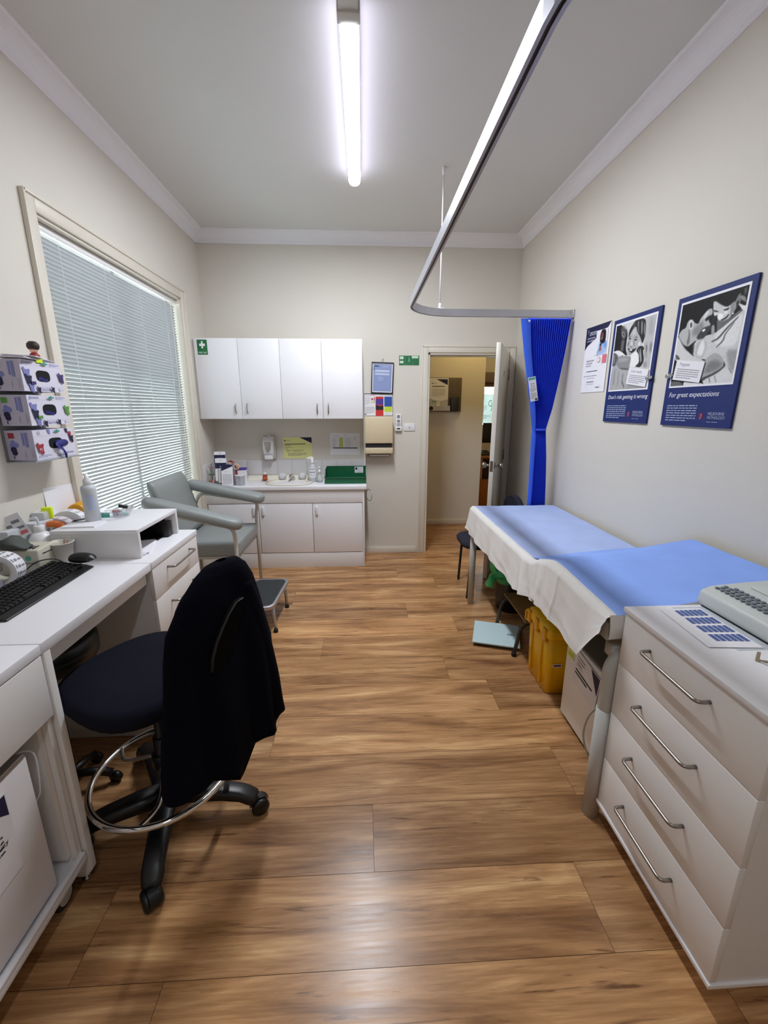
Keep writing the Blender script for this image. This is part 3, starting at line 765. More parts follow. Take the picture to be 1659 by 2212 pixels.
# brochure stand with cards
bh = thing('brochure_holder', 'tiered clear brochure stand full of navy and white leaflets on the bench', 'brochure holder', (-1.285, 3.95, BZ), .12)
def card(w, h, xx, yy, z0_, items, mats, tilt=.25):
    q = sheet(w, h, items, mats, t=.006); q.xf(Matrix.Translation((xx, yy, z0_)) @ Matrix.Rotation(-tilt, 4, 'X')); return q
cm = [PAPER, NAVYI, INKG, SINK]
part('leaflet', card(.10, .25, -.055, .035, .06, [('r', 1, 0, .55, 1, .88), ('l', 3, .2, .7, .8, .78, 2), ('c', 1, .5, .94, .04)], cm), cm, bh, world=False)
part('leaflet', card(.10, .21, -.045, .01, .04, [('r', 1, 0, .55, 1, .8), ('l', 3, .3, .62, .9, .74, 2), ('c', 1, .5, .9, .04)], cm), cm, bh, world=False)
part('leaflet', card(.10, .17, -.01, -.015, .025, [('r', 1, 0, .8, 1, 1), ('l', 3, .1, .84, .8, .94, 1)], cm), cm, bh, world=False)
part('leaflet', card(.10, .20, .02, -.055, -.005, [('p', 1, [(0, .72), (1, .93), (1, 1), (0, 1)]), ('l', 2, .2, .66, .8, .70, 1), ('l', 2, .08, .08, .9, .58, 14)], cm, .22), cm, bh, world=False)
m = MB(); m.prism([(-.06, 0), (-.062, .03), (.05, .10), (.06, .27), (.075, .27), (.075, 0)], 'x', -.11, -.106).box(-.11, .075, -.06, .075, 0, .003).box(-.11, .075, .07, .074, 0, .2)
part('holder', m, CLEAR, bh, world=False)
# clear specimen tub with swabs in front of a small carton
tb = thing('swab_tub', 'clear plastic tub of swabs beside the leaflets on the bench', 'tub', (-1.15, 3.94, BZ))
part('tub', MB().lathe([(.036, 0), (.04, .003), (.045, .085), (.048, .088), (.048, .094)], -1.15, 3.94, BZ, 24), FROST, tb)
m = MB(); rs = random.Random(3)
for k in range(7):
    q = rs.uniform(0, 6.28); m.cyl((-1.15 + .018 * math.cos(q), 3.94 + .018 * math.sin(q), BZ + .005), (-1.15 + .034 * math.cos(q + .6), 3.94 + .034 * math.sin(q + .6), BZ + rs.uniform(.07, .085)), .003, 6, k % 2)
    m.lathe([(.001, 0), (.008, .004), (.008, .012), (.001, .016)], -1.15 + .034 * math.cos(q + .6), 3.94 + .034 * math.sin(q + .6), BZ + .07, 8, 1 + k % 2)
part('swab', m, [WHITEP, PURPI, ROSE], tb, stuff=True)
# small carton with purple lid
bc = thing('lidded_carton', 'small white carton with a purple lid behind the swab tub', 'box', (-1.175, 4.08, BZ), .15)
m = sheet(.085, .12, [('c', 1, .65, .55, .12), ('l', 2, .1, .15, .8, .3, 2)], [PAPER], t=.07); part('carton', m, [PAPER, INK, INKG], bc, world=False)
part('lid', MB().box(-.045, .045, -.003, .073, .12, .138, 0, .003), PURPI, bc, world=False)
# tape roll on red figure
m = MB(); m.lathe([(.03, -.012), (.03, .012), (.017, .012), (.017, -.012), (.03, -.012)], caps=False, M=Matrix.Translation((-1.215, 4.06, BZ + .155)) @ Matrix.Rotation(PI / 2, 4, 'X'))
ft = thing('soft_toy', 'red and peach toy leaning over the carton behind the leaflets', 'toy', (-1.25, 4.09, BZ))
m2 = MB(); m2.lathe([(.02, 0), (.04, .02), (.045, .08), (.035, .13), (.02, .16)], -1.25, 4.09, BZ, 14)
part('body', m2, ROSE, ft)
m2 = MB(); m2.lathe([(.005, 0), (.024, .012), (.028, .03), (.02, .048), (.003, .056)], -1.27, 4.08, BZ + .155, 14)
part('head', m2, SKIN, ft)
m2 = MB(); m2.tube([(-1.285, 4.075, BZ + .2), (-1.26, 4.07, BZ + .205), (-1.235, 4.06, BZ + .19)], .012, 8)
part('arm', m2, ROSE, ft)
o = single('tape_roll', m, SKIN, 'round peach tape roll leaning on the red toy', 'tape')
# potted flower figure in the corner
pf = thing('potted_flower', 'small potted pink flower in the corner of the sink bench', 'plant', (-1.415, 3.95, BZ))
part('pot', MB().lathe([(.018, 0), (.024, .045), (.026, .05)], -1.41, 3.95, BZ, 16), mat('terracotta', '#B0785C', .8), pf)
m = MB(); m.tube([(-1.41, 3.95, BZ + .04), (-1.412, 3.95, BZ + .1), (-1.42, 3.945, BZ + .16)], .003, 6)
for k in range(5):
    q = k * 1.25; m.quad([(-1.412, 3.95, BZ + .09), (-1.412 + .02 * math.cos(q), 3.95 + .02 * math.sin(q), BZ + .11), (-1.412 + .035 * math.cos(q + .2), 3.95 + .035 * math.sin(q + .2), BZ + .10), (-1.412 + .02 * math.cos(q + .5), 3.95 + .02 * math.sin(q + .5), BZ + .095)], 0)
part('leaves', m, LEAF, pf)
m = MB()
for k in range(7):
    q = k * .9; ce = Vector((-1.42, 3.945, BZ + .165)); d1 = Vector((math.cos(q), math.sin(q) * .6, .25)); d2 = Vector((math.cos(q + .6), math.sin(q + .6) * .6, .2))
    m.quad([ce, ce + d1 * .022, ce + (d1 + d2) * .02, ce + d2 * .022], 0)
part('petals', m, PINK, pf)

# ------------------------------------------------------------------ things on the back wall
sd = thing('soap_dispenser', 'white and silver soap dispenser on the wall above the basin', 'dispenser', (-.925, YB, 1.02))
part('back_plate', MB().box(-.985, -.865, YB - .05, YB, 1.02, 1.245, 0, .012, 3), PGREY, sd)
m = MB(); m.prism([(YB - .045, 1.045), (YB - .085, 1.07), (YB - .105, 1.13), (YB - .095, 1.20), (YB - .06, 1.24), (YB - .045, 1.24)], 'x', -.98, -.88, 0, False, .008)
part('cover', m, WHITEP, sd)
m = MB(); m.prism([(-.962 + .0, 1.19), (-.955, 1.12), (-.93, 1.085), (-.905, 1.12), (-.898, 1.19)], 'y', YB - .108, YB - .09, 0, False, .003)
part('window_badge', m, mat('silver_print', '#B9B6AC', .25, .6), sd)
part('push_bar', MB().box(-.972, -.888, YB - .10, YB - .04, 1.018, 1.062, 0, .012, 3), WHITEP, sd)
part('top_button', MB().lathe([(.018, 0), (.018, .01), (.01, .014)], -.93, YB - .04, 1.243, 14), WHITEP, sd)
def wallsheet(name, w, h, items, mats, label, cat, x, z, tilt=0, y=YB - .0012, rotz=0, t=.0008):
    o = single(name, sheet(w, h, items, mats, t=t), mats, label, cat, loc=(0, 0, 0)); place(o, (x, y, z), rotz, 0, tilt); return o
wallsheet('yellow_notice', .285, .205, [('p', 1, [(.58, 1), (1, .72), (1, 1)]), ('c', 1, .07, .86, .025), ('l', 2, .12, .83, .32, .88, 1), ('r', 1, .05, .67, .78, .70), ('r', 2, .05, .62, .25, .64), ('l', 2, .05, .5, .4, .56, 1), ('l', 2, .05, .43, .2, .48, 1), ('l', 2, .1, .3, .28, .42, 2), ('l', 2, .32, .3, .72, .42, 3), ('l', 2, .15, .1, .8, .26, 4)],
          [YELP, NAVYI, INKG], 'pale yellow notice with a navy corner on the wall behind the basin', 'notice', -.655, 1.022, -.01)
wallsheet('roster_sheet', .30, .215, [('l', 1, .1, .85, .4, .9, 1), ('l', 1, .45, .9, .6, .95, 1), ('r', 2, .30, .36, .43, .8), ('l', 1, .08, .36, .2, .78, 6), ('l', 1, .32, .4, .42, .76, 5), ('l', 1, .5, .36, .7, .8, 7), ('l', 1, .78, .7, .9, .84, 2), ('r', 3, .08, .30, .92, .34)],
          [PAPER, INKL, LIME, INK], 'white roster sheet with a yellow-green highlight taped by the paper towel box', 'notice', -.182, 1.052, .01)
# towel dispenser
td = thing('paper_towel_dispenser', 'beige metal paper towel dispenser on the wall', 'dispenser', (.155, YB, 1.06))
part('body', MB().box(.02, .292, YB - .13, YB, 1.175, 1.425, 0, .006), BEIGEM, td)
part('slot', MB().box(.028, .284, YB - .115, YB, 1.125, 1.18), INK, td)
part('lower_panel', MB().box(.02, .292, YB - .13, YB, 1.075, 1.132, 0, .005), BEIGEM, td)
part('paper_tray', MB().prism([(YB - .09, 1.045), (YB - .11, 1.078), (YB - .005, 1.078), (YB - .02, 1.045)], 'x', .04, .27), mat('tray_warm_grey', '#8E8879', .6), td)  # tray a darker grey than the beige body
part('exit_lip', MB().box(.06, .26, YB - .105, YB - .08, 1.05, 1.06, 0, .003), WHITEP, td)
# framed certificate
fr = thing('framed_certificate', 'small black-framed blue certificate hung slightly crooked on the wall', 'picture', (.19, YB, 1.65), 0)
fr.rotation_euler = (0, math.radians(2), 0); WORLDM[fr] = Matrix.Translation((.19, YB, 1.65))
w_, h_ = .215, .29; f_ = .010
part('frame', MB().box(-w_ / 2, w_ / 2, -.018, 0, 0, f_, 0, .001).box(-w_ / 2, w_ / 2, -.018, 0, h_ - f_, h_, 0, .001).box(-w_ / 2, -w_ / 2 + f_, -.018, 0, f_, h_ - f_, 0, .001).box(w_ / 2 - f_, w_ / 2, -.018, 0, f_, h_ - f_, 0, .001), mat('black_wood_frame', '#1E1C2C', .4), fr, world=False)
m = sheet(w_ - .018, h_ - .018, [('r', 1, .05, .04, .95, .97), ('r', 2, .08, .88, .32, .91), ('r', 2, .06, .76, .09, .85), ('l', 3, .5, .86, .9, .93, 2), ('r', 3, .14, .70, .84, .77), ('r', 3, .14, .60, .84, .66), ('l', 3, .3, .4, .55, .54, 5)], [PAPER])
m.xf(Matrix.Translation((0, -.010, .009))); part('certificate', m, [PAPER, mat('soft_blue_ink', '#8D9CC8', .35), NAVYI, mat('pale_blue_ink', '#C3CCE6', .4)], fr, world=False)
m = MB(); m.tube([(-.012, -.004, h_), (0, -.004, h_ + .028), (.012, -.004, h_)], .0012, 6).cyl((0, 0, h_ + .03), (0, -.008, h_ + .03), .003, 8)
part('hanging_string', m, INK, fr, world=False)
wallsheet('colour_poster', .285, .215, [('r', 3, 0, .97, 1, 1), ('r', 3, 0, 0, 1, .015), ('r', 3, 0, 0, .012, 1), ('r', 3, .988, 0, 1, 1), ('l', 1, .04, .9, .55, .94, 1), ('l', 4, .04, .5, .2, .85, 7), ('c', 5, .28, .75, .035), ('r', 5, .34, .68, .37, .84), ('r', 6, .24, .60, .38, .64), ('l', 4, .04, .1, .36, .42, 8), ('c', 3, .05, .08, .02),
    ('r', 5, .40, .0, .67, .86), ('r', 7, .40, .5, .67, .76), ('p', 3, [(.40, .27), (.67, .27), (.67, .46), (.52, .44), (.40, .50)]), ('r', 8, .70, .42, .97, .86), ('r', 6, .70, .18, .97, .42), ('r', 0, .70, .04, .97, .18), ('l', 4, .72, .06, .95, .16, 3)],
    [PAPER, REDI, PINKI, INK, INKL, REDI, LIME, PURPI, BLUEI], 'landscape notice with red, purple, blue and lime panels above the towel dispenser', 'notice', .157, 1.435)
wallsheet('exit_instruction_sign', .195, .088, [('r', 1, .03, .62, .22, .92), ('r', 1, .03, .2, .22, .46), ('r', 1, .63, .72, .95, .97), ('c', 2, .49, .8, .03), ('p', 2, [(.44, .3), (.47, .7), (.52, .7), (.55, .3), (.52, .3), (.5, .5), (.47, .3)]), ('r', 2, .31, .25, .32, .95), ('r', 2, .68, .25, .69, .7), ('t', 2, 'EMERGENCY CONTROL', .5, .07, .011, .9, 0, 'CENTER')],
    [GREENI, PALEG, mat('mid_green_ink', '#6BA583', .6)], 'small green emergency sign with pale boxes left of the door', 'sign', .455, 1.914, 0, YB - .002, 0, .0015)
rm = thing('remote_control', 'slim white air conditioner remote in its holder on the wall', 'remote control', (.355, YB, 1.29))
part('body', MB().box(.327, .383, YB - .024, YB - .003, 1.295, 1.455, 0, .004), WHITEP, rm)
part('holder', MB().box(.322, .388, YB - .03, YB, 1.287, 1.33, 0, .004), WHITEP, rm)
part('screen', MB().box(.339, .368, YB - .0255, YB - .023, 1.415, 1.444), INKG, rm)
m = MB(); m.lathe([(.014, 0), (.014, .002), (.009, .0025)], M=Matrix.Translation((.354, YB - .024, 1.386)) @ Matrix.Rotation(PI / 2, 4, 'X'), seg=16)
for r in range(4):
    for q in range(3): m.box(.340 + q * .011, .346 + q * .011, YB - .026, YB - .023, 1.335 + r * .008, 1.340 + r * .008)
part('buttons', m, INKG, rm)
part('label_plate', MB().box(.339, .370, YB - .0315, YB - .029, 1.305, 1.318), INK, rm)
sw = thing('light_switch', 'white rectangular light switch plate by the door frame', 'light switch', (.467, YB, 1.29))
part('plate', MB().box(.409, .522, YB - .008, YB, 1.287, 1.362, 0, .003), WHITEP, sw)
part('rocker', MB().box(.459, .473, YB - .012, YB - .007, 1.316, 1.330, 0, .002), PGREY, sw)
# leaflet rack in the hallway
lr = thing('hall_leaflet_board', 'dark woodgrain leaflet board with a white notice on the hallway wall', 'notice board', (.99, HY, 1.47))
m = MB(); m.box(.765, 1.225, HY - .03, HY, 1.465, 1.87, 0, .002); part('board', m, mat('dark_woodgrain', '#5E5248', .5, var=.3, scale=25), lr)
m = sheet(.235, .34, [('p', 1, [(.36, .96), (.96, .96), (.96, .76), (.6, .88)]), ('c', 1, .15, .82, .03), ('l', 2, .22, .8, .45, .84, 1), ('r', 1, .15, .70, .8, .725), ('l', 3, .15, .36, .85, .64, 8), ('p', 4, [(0, 0), (1, 0), (1, .26), (.6, .2), (.4, .2), (0, .3)]), ('r', 5, .14, .13, .42, .22), ('l', 2, .46, .15, .8, .18, 1)], [PAPER])
m.xf(Matrix.Translation((.94, HY - .034, 1.525))); part('notice', m, [PAPER, NAVYI, INKG, INKL, PGREY, mat('sage_ink', '#8FA596', .6)], lr)
m = sheet(.30, .06, [('c', 1, .22, .5, .085), ('l', 2, .38, .2, .9, .8, 3)], [PAPER], t=.03); m.xf(Matrix.Translation((.93, HY - .065, 1.475))); part('leaflet_tray', m, [PGREY, INK, INKL], lr)
m = sheet(.04, .05, [('t', 1, '1', .5, .2, .05, 1, 0, 'CENTER')], [PAPER]); m.xf(Matrix.Translation((.935, HY - .04, 1.535))); part('number_tag', m, [PAPER, ROSE], lr)
part('pocket', MB().box(1.09, 1.19, HY - .07, HY - .03, 1.475, 1.64, 0, .003), mat('smoked_plastic', '#2C2A28', .3), lr)
hl = thing('hall_light', 'round warm ceiling light in the hallway beyond the door', 'light', (1.35, 4.95, 2.75))
part('rim', MB().lathe([(.16, -.03), (.165, -.02), (.165, 0)], 1.35, 4.95, 2.75, 32), WHITEP, hl)
part('diffuser', MB().lathe([(.02, -.075), (.09, -.065), (.14, -.045), (.155, -.03)], 1.35, 4.95, 2.75, 32), WARML, hl)
fl2 = thing('reception_light', 'round warm ceiling light in the far reception room', 'light', (2.5, 6.6, 2.75))
part('rim', MB().lathe([(.16, -.03), (.165, -.02), (.165, 0)], 2.5, 6.6, 2.75, 32), WHITEP, fl2)
part('diffuser', MB().lathe([(.02, -.075), (.09, -.065), (.14, -.045), (.155, -.03)], 2.5, 6.6, 2.75, 32), WARML, fl2)
# reception desk seen through the gap
rd = thing('reception_desk', 'orange-brown timber reception desk in the far room behind the door', 'desk', (2.1, 6.6, 0))
part('desktop', MB().box(1.6, 2.7, 6.4, 7.1, .745, .785, 0, .004), WOODO, rd)
part('side_panel', MB().box(1.62, 1.86, 6.45, 7.05, 0, .745), mat('pale_desk_panel', '#B89A7A', .5), rd)
part('cupboard', MB().box(1.86, 2.6, 6.6, 7.05, .0, .745), DARKW, rd)
part('front_panel', MB().box(1.70, 2.0, 6.42, 6.44, 0, .42), WOODO, rd)
mn = thing('computer_monitor', 'black computer monitor on the reception desk', 'monitor', (2.1, 6.8, .785))
part('screen', MB().box(1.95, 2.45, 6.85, 6.88, .95, 1.27, 0, .004), BLACKP, mn)
part('stand', MB().box(2.17, 2.23, 6.88, 6.91, .79, 1.1).box(2.08, 2.32, 6.82, 6.98, .785, .80), BLACKP, mn)
dp = thing('desk_telephone', 'black telephone on the reception desk edge', 'telephone', (1.87, 6.55, .785))
part('base', MB().prism([(6.47, .787), (6.64, .787), (6.64, .86), (6.47, .81)], 'x', 1.80, 1.97, 0, False, .004), BLACKP, dp)
part('handset', MB().tube(smooth_path([(1.82, 6.48, .84), (1.82, 6.52, .87), (1.82, 6.6, .895), (1.82, 6.64, .89)], 4), .014, 8), BLACKP, dp)
pb2 = single('pelmet', MB().box(1.9, 2.95, 7.45, 7.58, 1.93, 2.1, 0, .004).box(1.9, 2.95, 7.5, 7.59, 1.86, 1.93, 0, .004), mat('brown_pelmet', '#6E5A50', .6, var=.05), 'brown pelmet over the far room window', 'pelmet')
# ------------------------------------------------------------------ glove boxes on the left wall
# each box: local x runs along the wall, local y into the wall; printed like the photo
gh = thing('glove_box_rack', 'clear acrylic rack holding three glove boxes on the left wall', 'rack', (XL, 1.93, 1.295), PI / 2)
def rackM(): return None
m = MB()
m.box(XL, XL + .004, 1.80, 2.06, 1.30, 1.71).box(XL, XL + .124, 1.80, 2.065, 1.298, 1.3015)
m.box(XL + .118, XL + .124, 1.80, 2.07, 1.2985, 1.305)
part('frame', m, CLEAR, gh)
def glove_box(z, y, label, hues, opening, rot=0, flip=False):
    W_, D_, H_ = .238, .112, .122
    g = thing('glove_box', label, 'glove box', (XL + .006, y, z), PI / 2 + rot, 'glove boxes in the acrylic rack')
    # local: x along +y(world), y -> -x(world); the printed face is at local y = -D_
    acc, accm = hues
    m = MB(); m.box(-W_ / 2, W_ / 2, -D_, 0, 0, H_, 0, .001)
    part('carton', m, GLBOX, g, world=False)
    F = [('r', 4, 0, .845, 1, .85), ('r', 4, 0, .16, 1, .165), ('t', 2, 'gloveon', .04, .88, .018), ('l', 3, .7, .87, .97, .97, 3), ('t', 2, 'Gel-Soft', .40, .04, .017, 1, .1),
         ('r', 4, .85, .04, .89, .13), ('l', 4, .92, .05, .99, .1, 1)]
    hand = lambda u, v, q, mi: [('c', mi, u, v, .018 * q), ('c', mi, u + .03 * q, v + .05 * q, .012 * q), ('c', mi, u - .02 * q, v + .07 * q, .012 * q), ('c', mi, u + .02 * q, v - .06 * q, .016 * q), ('p', mi, [(u - .015 * q, v - .06 * q), (u + .03 * q, v - .06 * q), (u + .035 * q, v + .06 * q), (u - .03 * q, v + .07 * q)])]
    if flip:
        F = [('r', 4, 0, .78, 1, .785), ('l', 3, .04, .06, .35, .16, 3), ('t', 5, 'Gel-Soft', .48, .04, .018, 1, .1), ('t', 2, 'gloveon', .72, .10, .016), ('r', 4, .1, .84, .16, .96), ('r', accm, .84, .74, .93, .88)] + hand(.36, .93, 1, 3) + hand(.8, .93, 1, 5) + hand(.9, .62, 1.6, 5) + hand(.09, .38, 2.2, accm) + [('t', 0, 'M', .07, .3, .018)]
    else:
        F += hand(.10, .55, 2.3, 3) + hand(.12, .35, 2.2, 5) + hand(.16, .1, 1.6, 3) + hand(.32, .05, 1.3, 5) + hand(.93, .5, 2, accm) + [('r', accm, .16, .22, .27, .32)] + hand(.66, .08, 1.2, 5)
    F += [('c', 6, .55, .93, .03), ('r', 6, .48, .9, .62, .95)]
    mats = [GLBOX, ORANGE, LILAC, LILAC, INKL, NAVYI, mat('glove_logo_green', '#3E8E7E', .6), acc]
    F = [tuple([7 if (it[1] == 'A') else it[1]]) if False else it for it in F]
    m = sheet(W_, H_, F, mats, t=.0005); m.xf(Matrix.Translation((0, -D_ - .0008, 0)))
    part('printed_face', m, mats, g, world=False)
    E_ = [('r', 1, .62, .70, .84, .86), ('r', 4, .40, .70, .62, .86), ('r', 3, .60, .72, .62, .84)] + hand(.72, .48, 3.2, 3) + hand(.8, .3, 3, 5) + [('l', 2, .2, .1, .28, .92, 9), ('l', 4, .08, .1, .14, .6, 8)]
    E_ = [('r', accm, .12, .74, .34, .92), ('r', 4, .34, .74, .40, .92), ('c', 3, .25, .6, .08), ('c', 3, .34, .52, .10), ('c', 3, .22, .48, .10), ('c', 5, .24, .36, .11), ('c', 5, .26, .26, .10), ('r', 2, .60, .5, .66, .92), ('r', 2, .70, .45, .80, .93), ('r', 4, .62, .1, .65, .3), ('r', 4, .86, .08, .875, .4), ('r', 4, .91, .08, .925, .4), ('r', 5, .2, .06, .23, .16)]
    m = sheet(D_, H_, E_, [GLSIDE] + mats[1:], t=.0005); m.xf(Matrix.Translation((-W_ / 2 - .0008, -D_ / 2, 0)) @ Matrix.Rotation(-PI / 2, 4, 'Z'))
    part('printed_end', m, [GLSIDE] + mats[1:], g, world=False)
    # oval mouth
    pts = [(u - .5) * W_ for u, v in opening]; o_ = MB()
    o_.quad([((u - .5) * W_, -D_ - .0022, v * H_) for u, v in opening], 0)
    part('opening', o_, mat('glove_opening', '#05050F', .9), g, world=False)
    return g
oval = [(.50 + .17 * math.copysign(abs(math.cos(t)) ** .55, math.cos(t)), .52 + .185 * math.copysign(abs(math.sin(t)) ** .7, math.sin(t))) for t in [k / 24 * 2 * PI for k in range(24)]]
PURT, GRNT, REDT = mat('glove_purple_tag', '#3B2B66', .6), mat('glove_green_tag', '#5C9440', .6), mat('glove_red_tag', '#A3303C', .6)
for (z, lab, hue, fl_, yy, rt) in ((1.306, 'bottom glove box with red tag and a blue glove hanging out', REDT, True, 1.932, -.02), (1.447, 'middle glove box with green size tag in the rack', GRNT, False, 1.928, .02), (1.584, 'top glove box with purple tag, leaflets lying on it', PURT, False, 1.926, .02)):
    g = glove_box(z, yy, lab, (hue, 7), oval, rt, fl_)
    if fl_:
        m = MB(); rings = []
        for k, (uu, vv, dd, ww) in enumerate(((.05, .062, .002, .03), (.012, .06, .006, .035), (-.0, .05, .012, .02), (.018, .03, .016, .008), (.03, .012, .014, .010), (.034, -.004, .010, .006))):
            rings.append([(uu + ww * math.cos(q) * .8, -.1135 - dd + .003 * math.sin(q), vv + ww * math.sin(q) * .45) for q in [k2 / 12 * 2 * PI for k2 in range(12)]])
        m.loft(rings, 0); part('glove', m, GLOVE, g, world=False)
    else:
        m = MB(); m.loft([[(-.03 + .055 * k / 6, -.1145, z_ + .004 * math.sin(k)) for k in range(7)] for z_ in (.044, .050, .056)], 0, True, False, False)
        part('glove', m, GLOVE, g, world=False)
m = MB(); m.box(-.03, .005, -.004, 0, 0, .016, 0); g = single('sticky_flag', m.xf(Matrix.Translation((XL + .12, 1.93, 1.70)) @ Matrix.Rotation(PI / 2, 4, 'Z')), NEON, 'tiny neon yellow flag stuck on the top glove box', 'sticker')
# leaflets and a small figurine on top
for k, (zz, rr_) in enumerate(((1.711, .25), (1.7155, .1), (1.720, .38))):
    m = MB().box(-.10, .10, -.055, .055, 0, .003); m.xf(Matrix.Translation((XL + .07, 1.90 + k * .012, zz)) @ Matrix.Rotation(PI / 2 + rr_, 4, 'Z') @ Matrix.Rotation(.02, 4, 'X'))
    single('leaflet', m, [PAPER, GLSIDE, PAPER][k], 'white folded leaflets stacked on the top glove box', 'leaflet', group='leaflets on the top glove box')
fg = thing('figurine', 'tiny brown-haired figurine in red sitting on the leaflets', 'figurine', (XL + .075, 1.965, 1.724))
fx, fy, fz = XL + .075, 1.965, 1.724
part('body', MB().lathe([(.012, 0), (.02, .004), (.017, .014), (.009, .022)], fx, fy, fz, 14), ROSE, fg)
part('head', MB().lathe([(.006, .018), (.014, .026), (.016, .036), (.012, .046)], fx, fy, fz, 14), SKIN, fg)
part('hair', MB().lathe([(.018, .034), (.023, .044), (.022, .056), (.013, .066), (.001, .068)], fx, fy, fz, 14), HAIRB, fg)
# papers on the wall
o = wallsheet('blank_wall_card', .205, .29, [], [PAPER], 'blank white card hanging on the wall below the glove boxes', 'card', XL + .012, .955, 0, 2.055, PI / 2)
o.rotation_euler = (-.06, .05, PI / 2)
wallsheet('wall_notice', .21, .30, [('l', 1, .1, .2, .9, .8, 9)], [PAPER, INKG], 'white printed notice at the left edge of the picture', 'notice', XL + .004, 1.30, 0, 1.655, PI / 2)
# conduit/trim beside the window already part of the architrave

# ------------------------------------------------------------------ desk, pedestal, near cabinet
DT = .88; DF = -.907
dk = thing('desk', 'white laminate desk with a kneehole between two cabinets', 'desk', (-1.2, 1.4, 0))
part('desktop', MB().box(XL + .003, DF, 1.093, 1.718, DT - .034, DT, 0, .0015), LAM, dk)
m = MB(); m.prism([(XL + .02, .02), (DF - .02, .02), (DF, .045), (DF, DT - .034), (XL + .02, DT - .034)], 'y', 1.096, 1.121, 0, False, .001)
part('end_panel', m, LAMC, dk)
part('front_rail', MB().box(DF - .045, DF - .027, 1.121, 1.718, DT - .095, DT - .034), LAMC, dk)
part('modesty_panel', MB().box(XL + .03, XL + .048, 1.121, 1.718, .35, DT - .034), LAMC, dk)
part('foot', MB().lathe([(.012, 0), (.012, .006), (.005, .008), (.005, .025)], DF - .03, 1.108, 0, 10), STEEL, dk)
def pull(x, ya, yb, z, sgn, proj_=.035, r=.005):
    return MB().tube(fillet([(x, ya, z), (x + sgn * proj_, ya, z), (x + sgn * proj_, yb, z), (x, yb, z)], .02, 5), r, 10)
pd = thing('drawer_pedestal', 'white drawer unit beyond the desk kneehole with bar handles', 'drawers', (-1.2, 1.97, 0))
part('top', MB().box(XL + .003, DF + .002, 1.722, 2.222, DT - .03, DT, 0, .0015), LAM, pd)
part('carcass', MB().box(XL + .01, DF - .02, 1.725, 2.218, .06, DT - .03), LAMG, pd)
zs = [.853, .700, .505, .310, .115]
for i in range(4):
    d = part('drawer', MB().box(DF - .019, DF - .001, 1.727, 2.216, zs[i + 1] + .0015, zs[i] - .0015, 0, .0012), LAMC, pd)
    zc = zs[i] - .045 if i == 0 else zs[i] - .062
    part('handle', pull(DF - .001, 1.862, 2.108, zc, 1), STEEL, d)
part('plinth', MB().box(XL + .03, DF - .05, 1.74, 2.2, 0, .06), LAMG, pd)

nc = thing('fridge_cabinet', 'white cabinet on castors at the near left with drawer over an open bay', 'cabinet', (-1.2, .8, 0))
NY0, NY1 = .42, 1.088
part('top', MB().box(XL + .003, DF + .001, NY0, NY1, DT - .03, DT, 0, .0015), LAM, nc)
m = MB(); m.box(XL + .01, DF - .012, NY1 - .018, NY1, .12, DT - .03).box(XL + .01, DF - .03, NY1 - .036, NY1 - .020, .15, .66)
part('side_panel', m, LAMC, nc)
part('side_panel', MB().box(XL + .01, DF - .004, NY0, NY0 + .018, .12, DT - .03), LAMC, nc)
part('shelf', MB().box(XL + .01, DF - .012, NY0, NY1, .655, .672), LAMC, nc)
d = part('drawer', MB().box(DF - .018, DF, NY0 + .002, NY1 - .002, .655, DT - .034, 0, .0012), LAMC, nc)
part('base_board', MB().box(XL + .01, DF + .001, NY0, NY1, .105, .123, 0, .001).box(DF - .014, DF + .001, NY0, NY1, .123, .137, 0, .001), LAM, nc)
part('back_panel', MB().box(XL + .01, XL + .02, NY0, NY1, .12, DT - .03), LAMC, nc)
for (cx_, cy_) in ((DF - .05, NY1 - .06), (DF - .05, NY0 + .06), (XL + .09, NY1 - .06), (XL + .09, NY0 + .06)):
    cs = part('castor', MB().box(cx_ - .022, cx_ + .022, cy_ - .02, cy_ + .02, .08, .105, 0, .004), PGREY, nc)
    part('wheel', MB().lathe([(.036, -.012), (.040, -.008), (.040, .008), (.036, .012)], seg=24, M=Matrix.Translation((cx_, cy_, .041)) @ Matrix.Rotation(PI / 2, 4, 'Y')).lathe([(.026, -.014), (.026, .014)], seg=20, mi=1, M=Matrix.Translation((cx_, cy_, .041)) @ Matrix.Rotation(PI / 2, 4, 'Y')), [RUBBER, PGREY], cs)
fgd = thing('bar_fridge', 'small white fridge standing in the near left cabinet', 'fridge', (-1.18, .74, .125))
part('body', MB().box(XL + .03, DF - .065, .45, .995, .125, .585, 0, .006), WHITEP, fgd)
fd = part('fridge_door', MB().box(DF - .06, DF - .022, .448, .997, .135, .60, 0, .006, 3), LAM, fgd)
part('door_grip', MB().box(DF - .056, DF - .020, .46, .99, .598, .612, 0, .004), ALU, fd)
m = sheet(.17, .24, [('p', 1, [(.45, .98), (.98, .98), (.98, .72), (.8, .82)]), ('l', 2, .1, .3, .8, .6, 5), ('t', 2, 'vity', .70, .44, .020)], [PAPER]); m.xf(Matrix.Translation((DF - .0205, .829, .325)) @ Matrix.Rotation(PI / 2, 4, 'Z'))
part('door_notice', m, [PAPER, NAVYI, INK], fd)
m = MB(); m.tube(smooth_path([(DF - .05, .975, .61), (DF - .035, 1.01, .60), (DF - .03, 1.03, .56), (DF - .035, 1.026, .45), (DF - .045, 1.018, .42), (DF - .06, 1.015, .36)], 6), .002, 6)
part('power_cord', m, WHITEP, fgd)
m = MB(); m.loft([[(DF - .10 + .05 * math.cos(q), yy, .622 + rr_ * math.sin(q)) for q in [k / 12 * 2 * PI for k in range(12)]] for yy, rr_ in ((.6, .006), (.7, .014), (.85, .016), (.97, .01), (.985, .004))], 0)
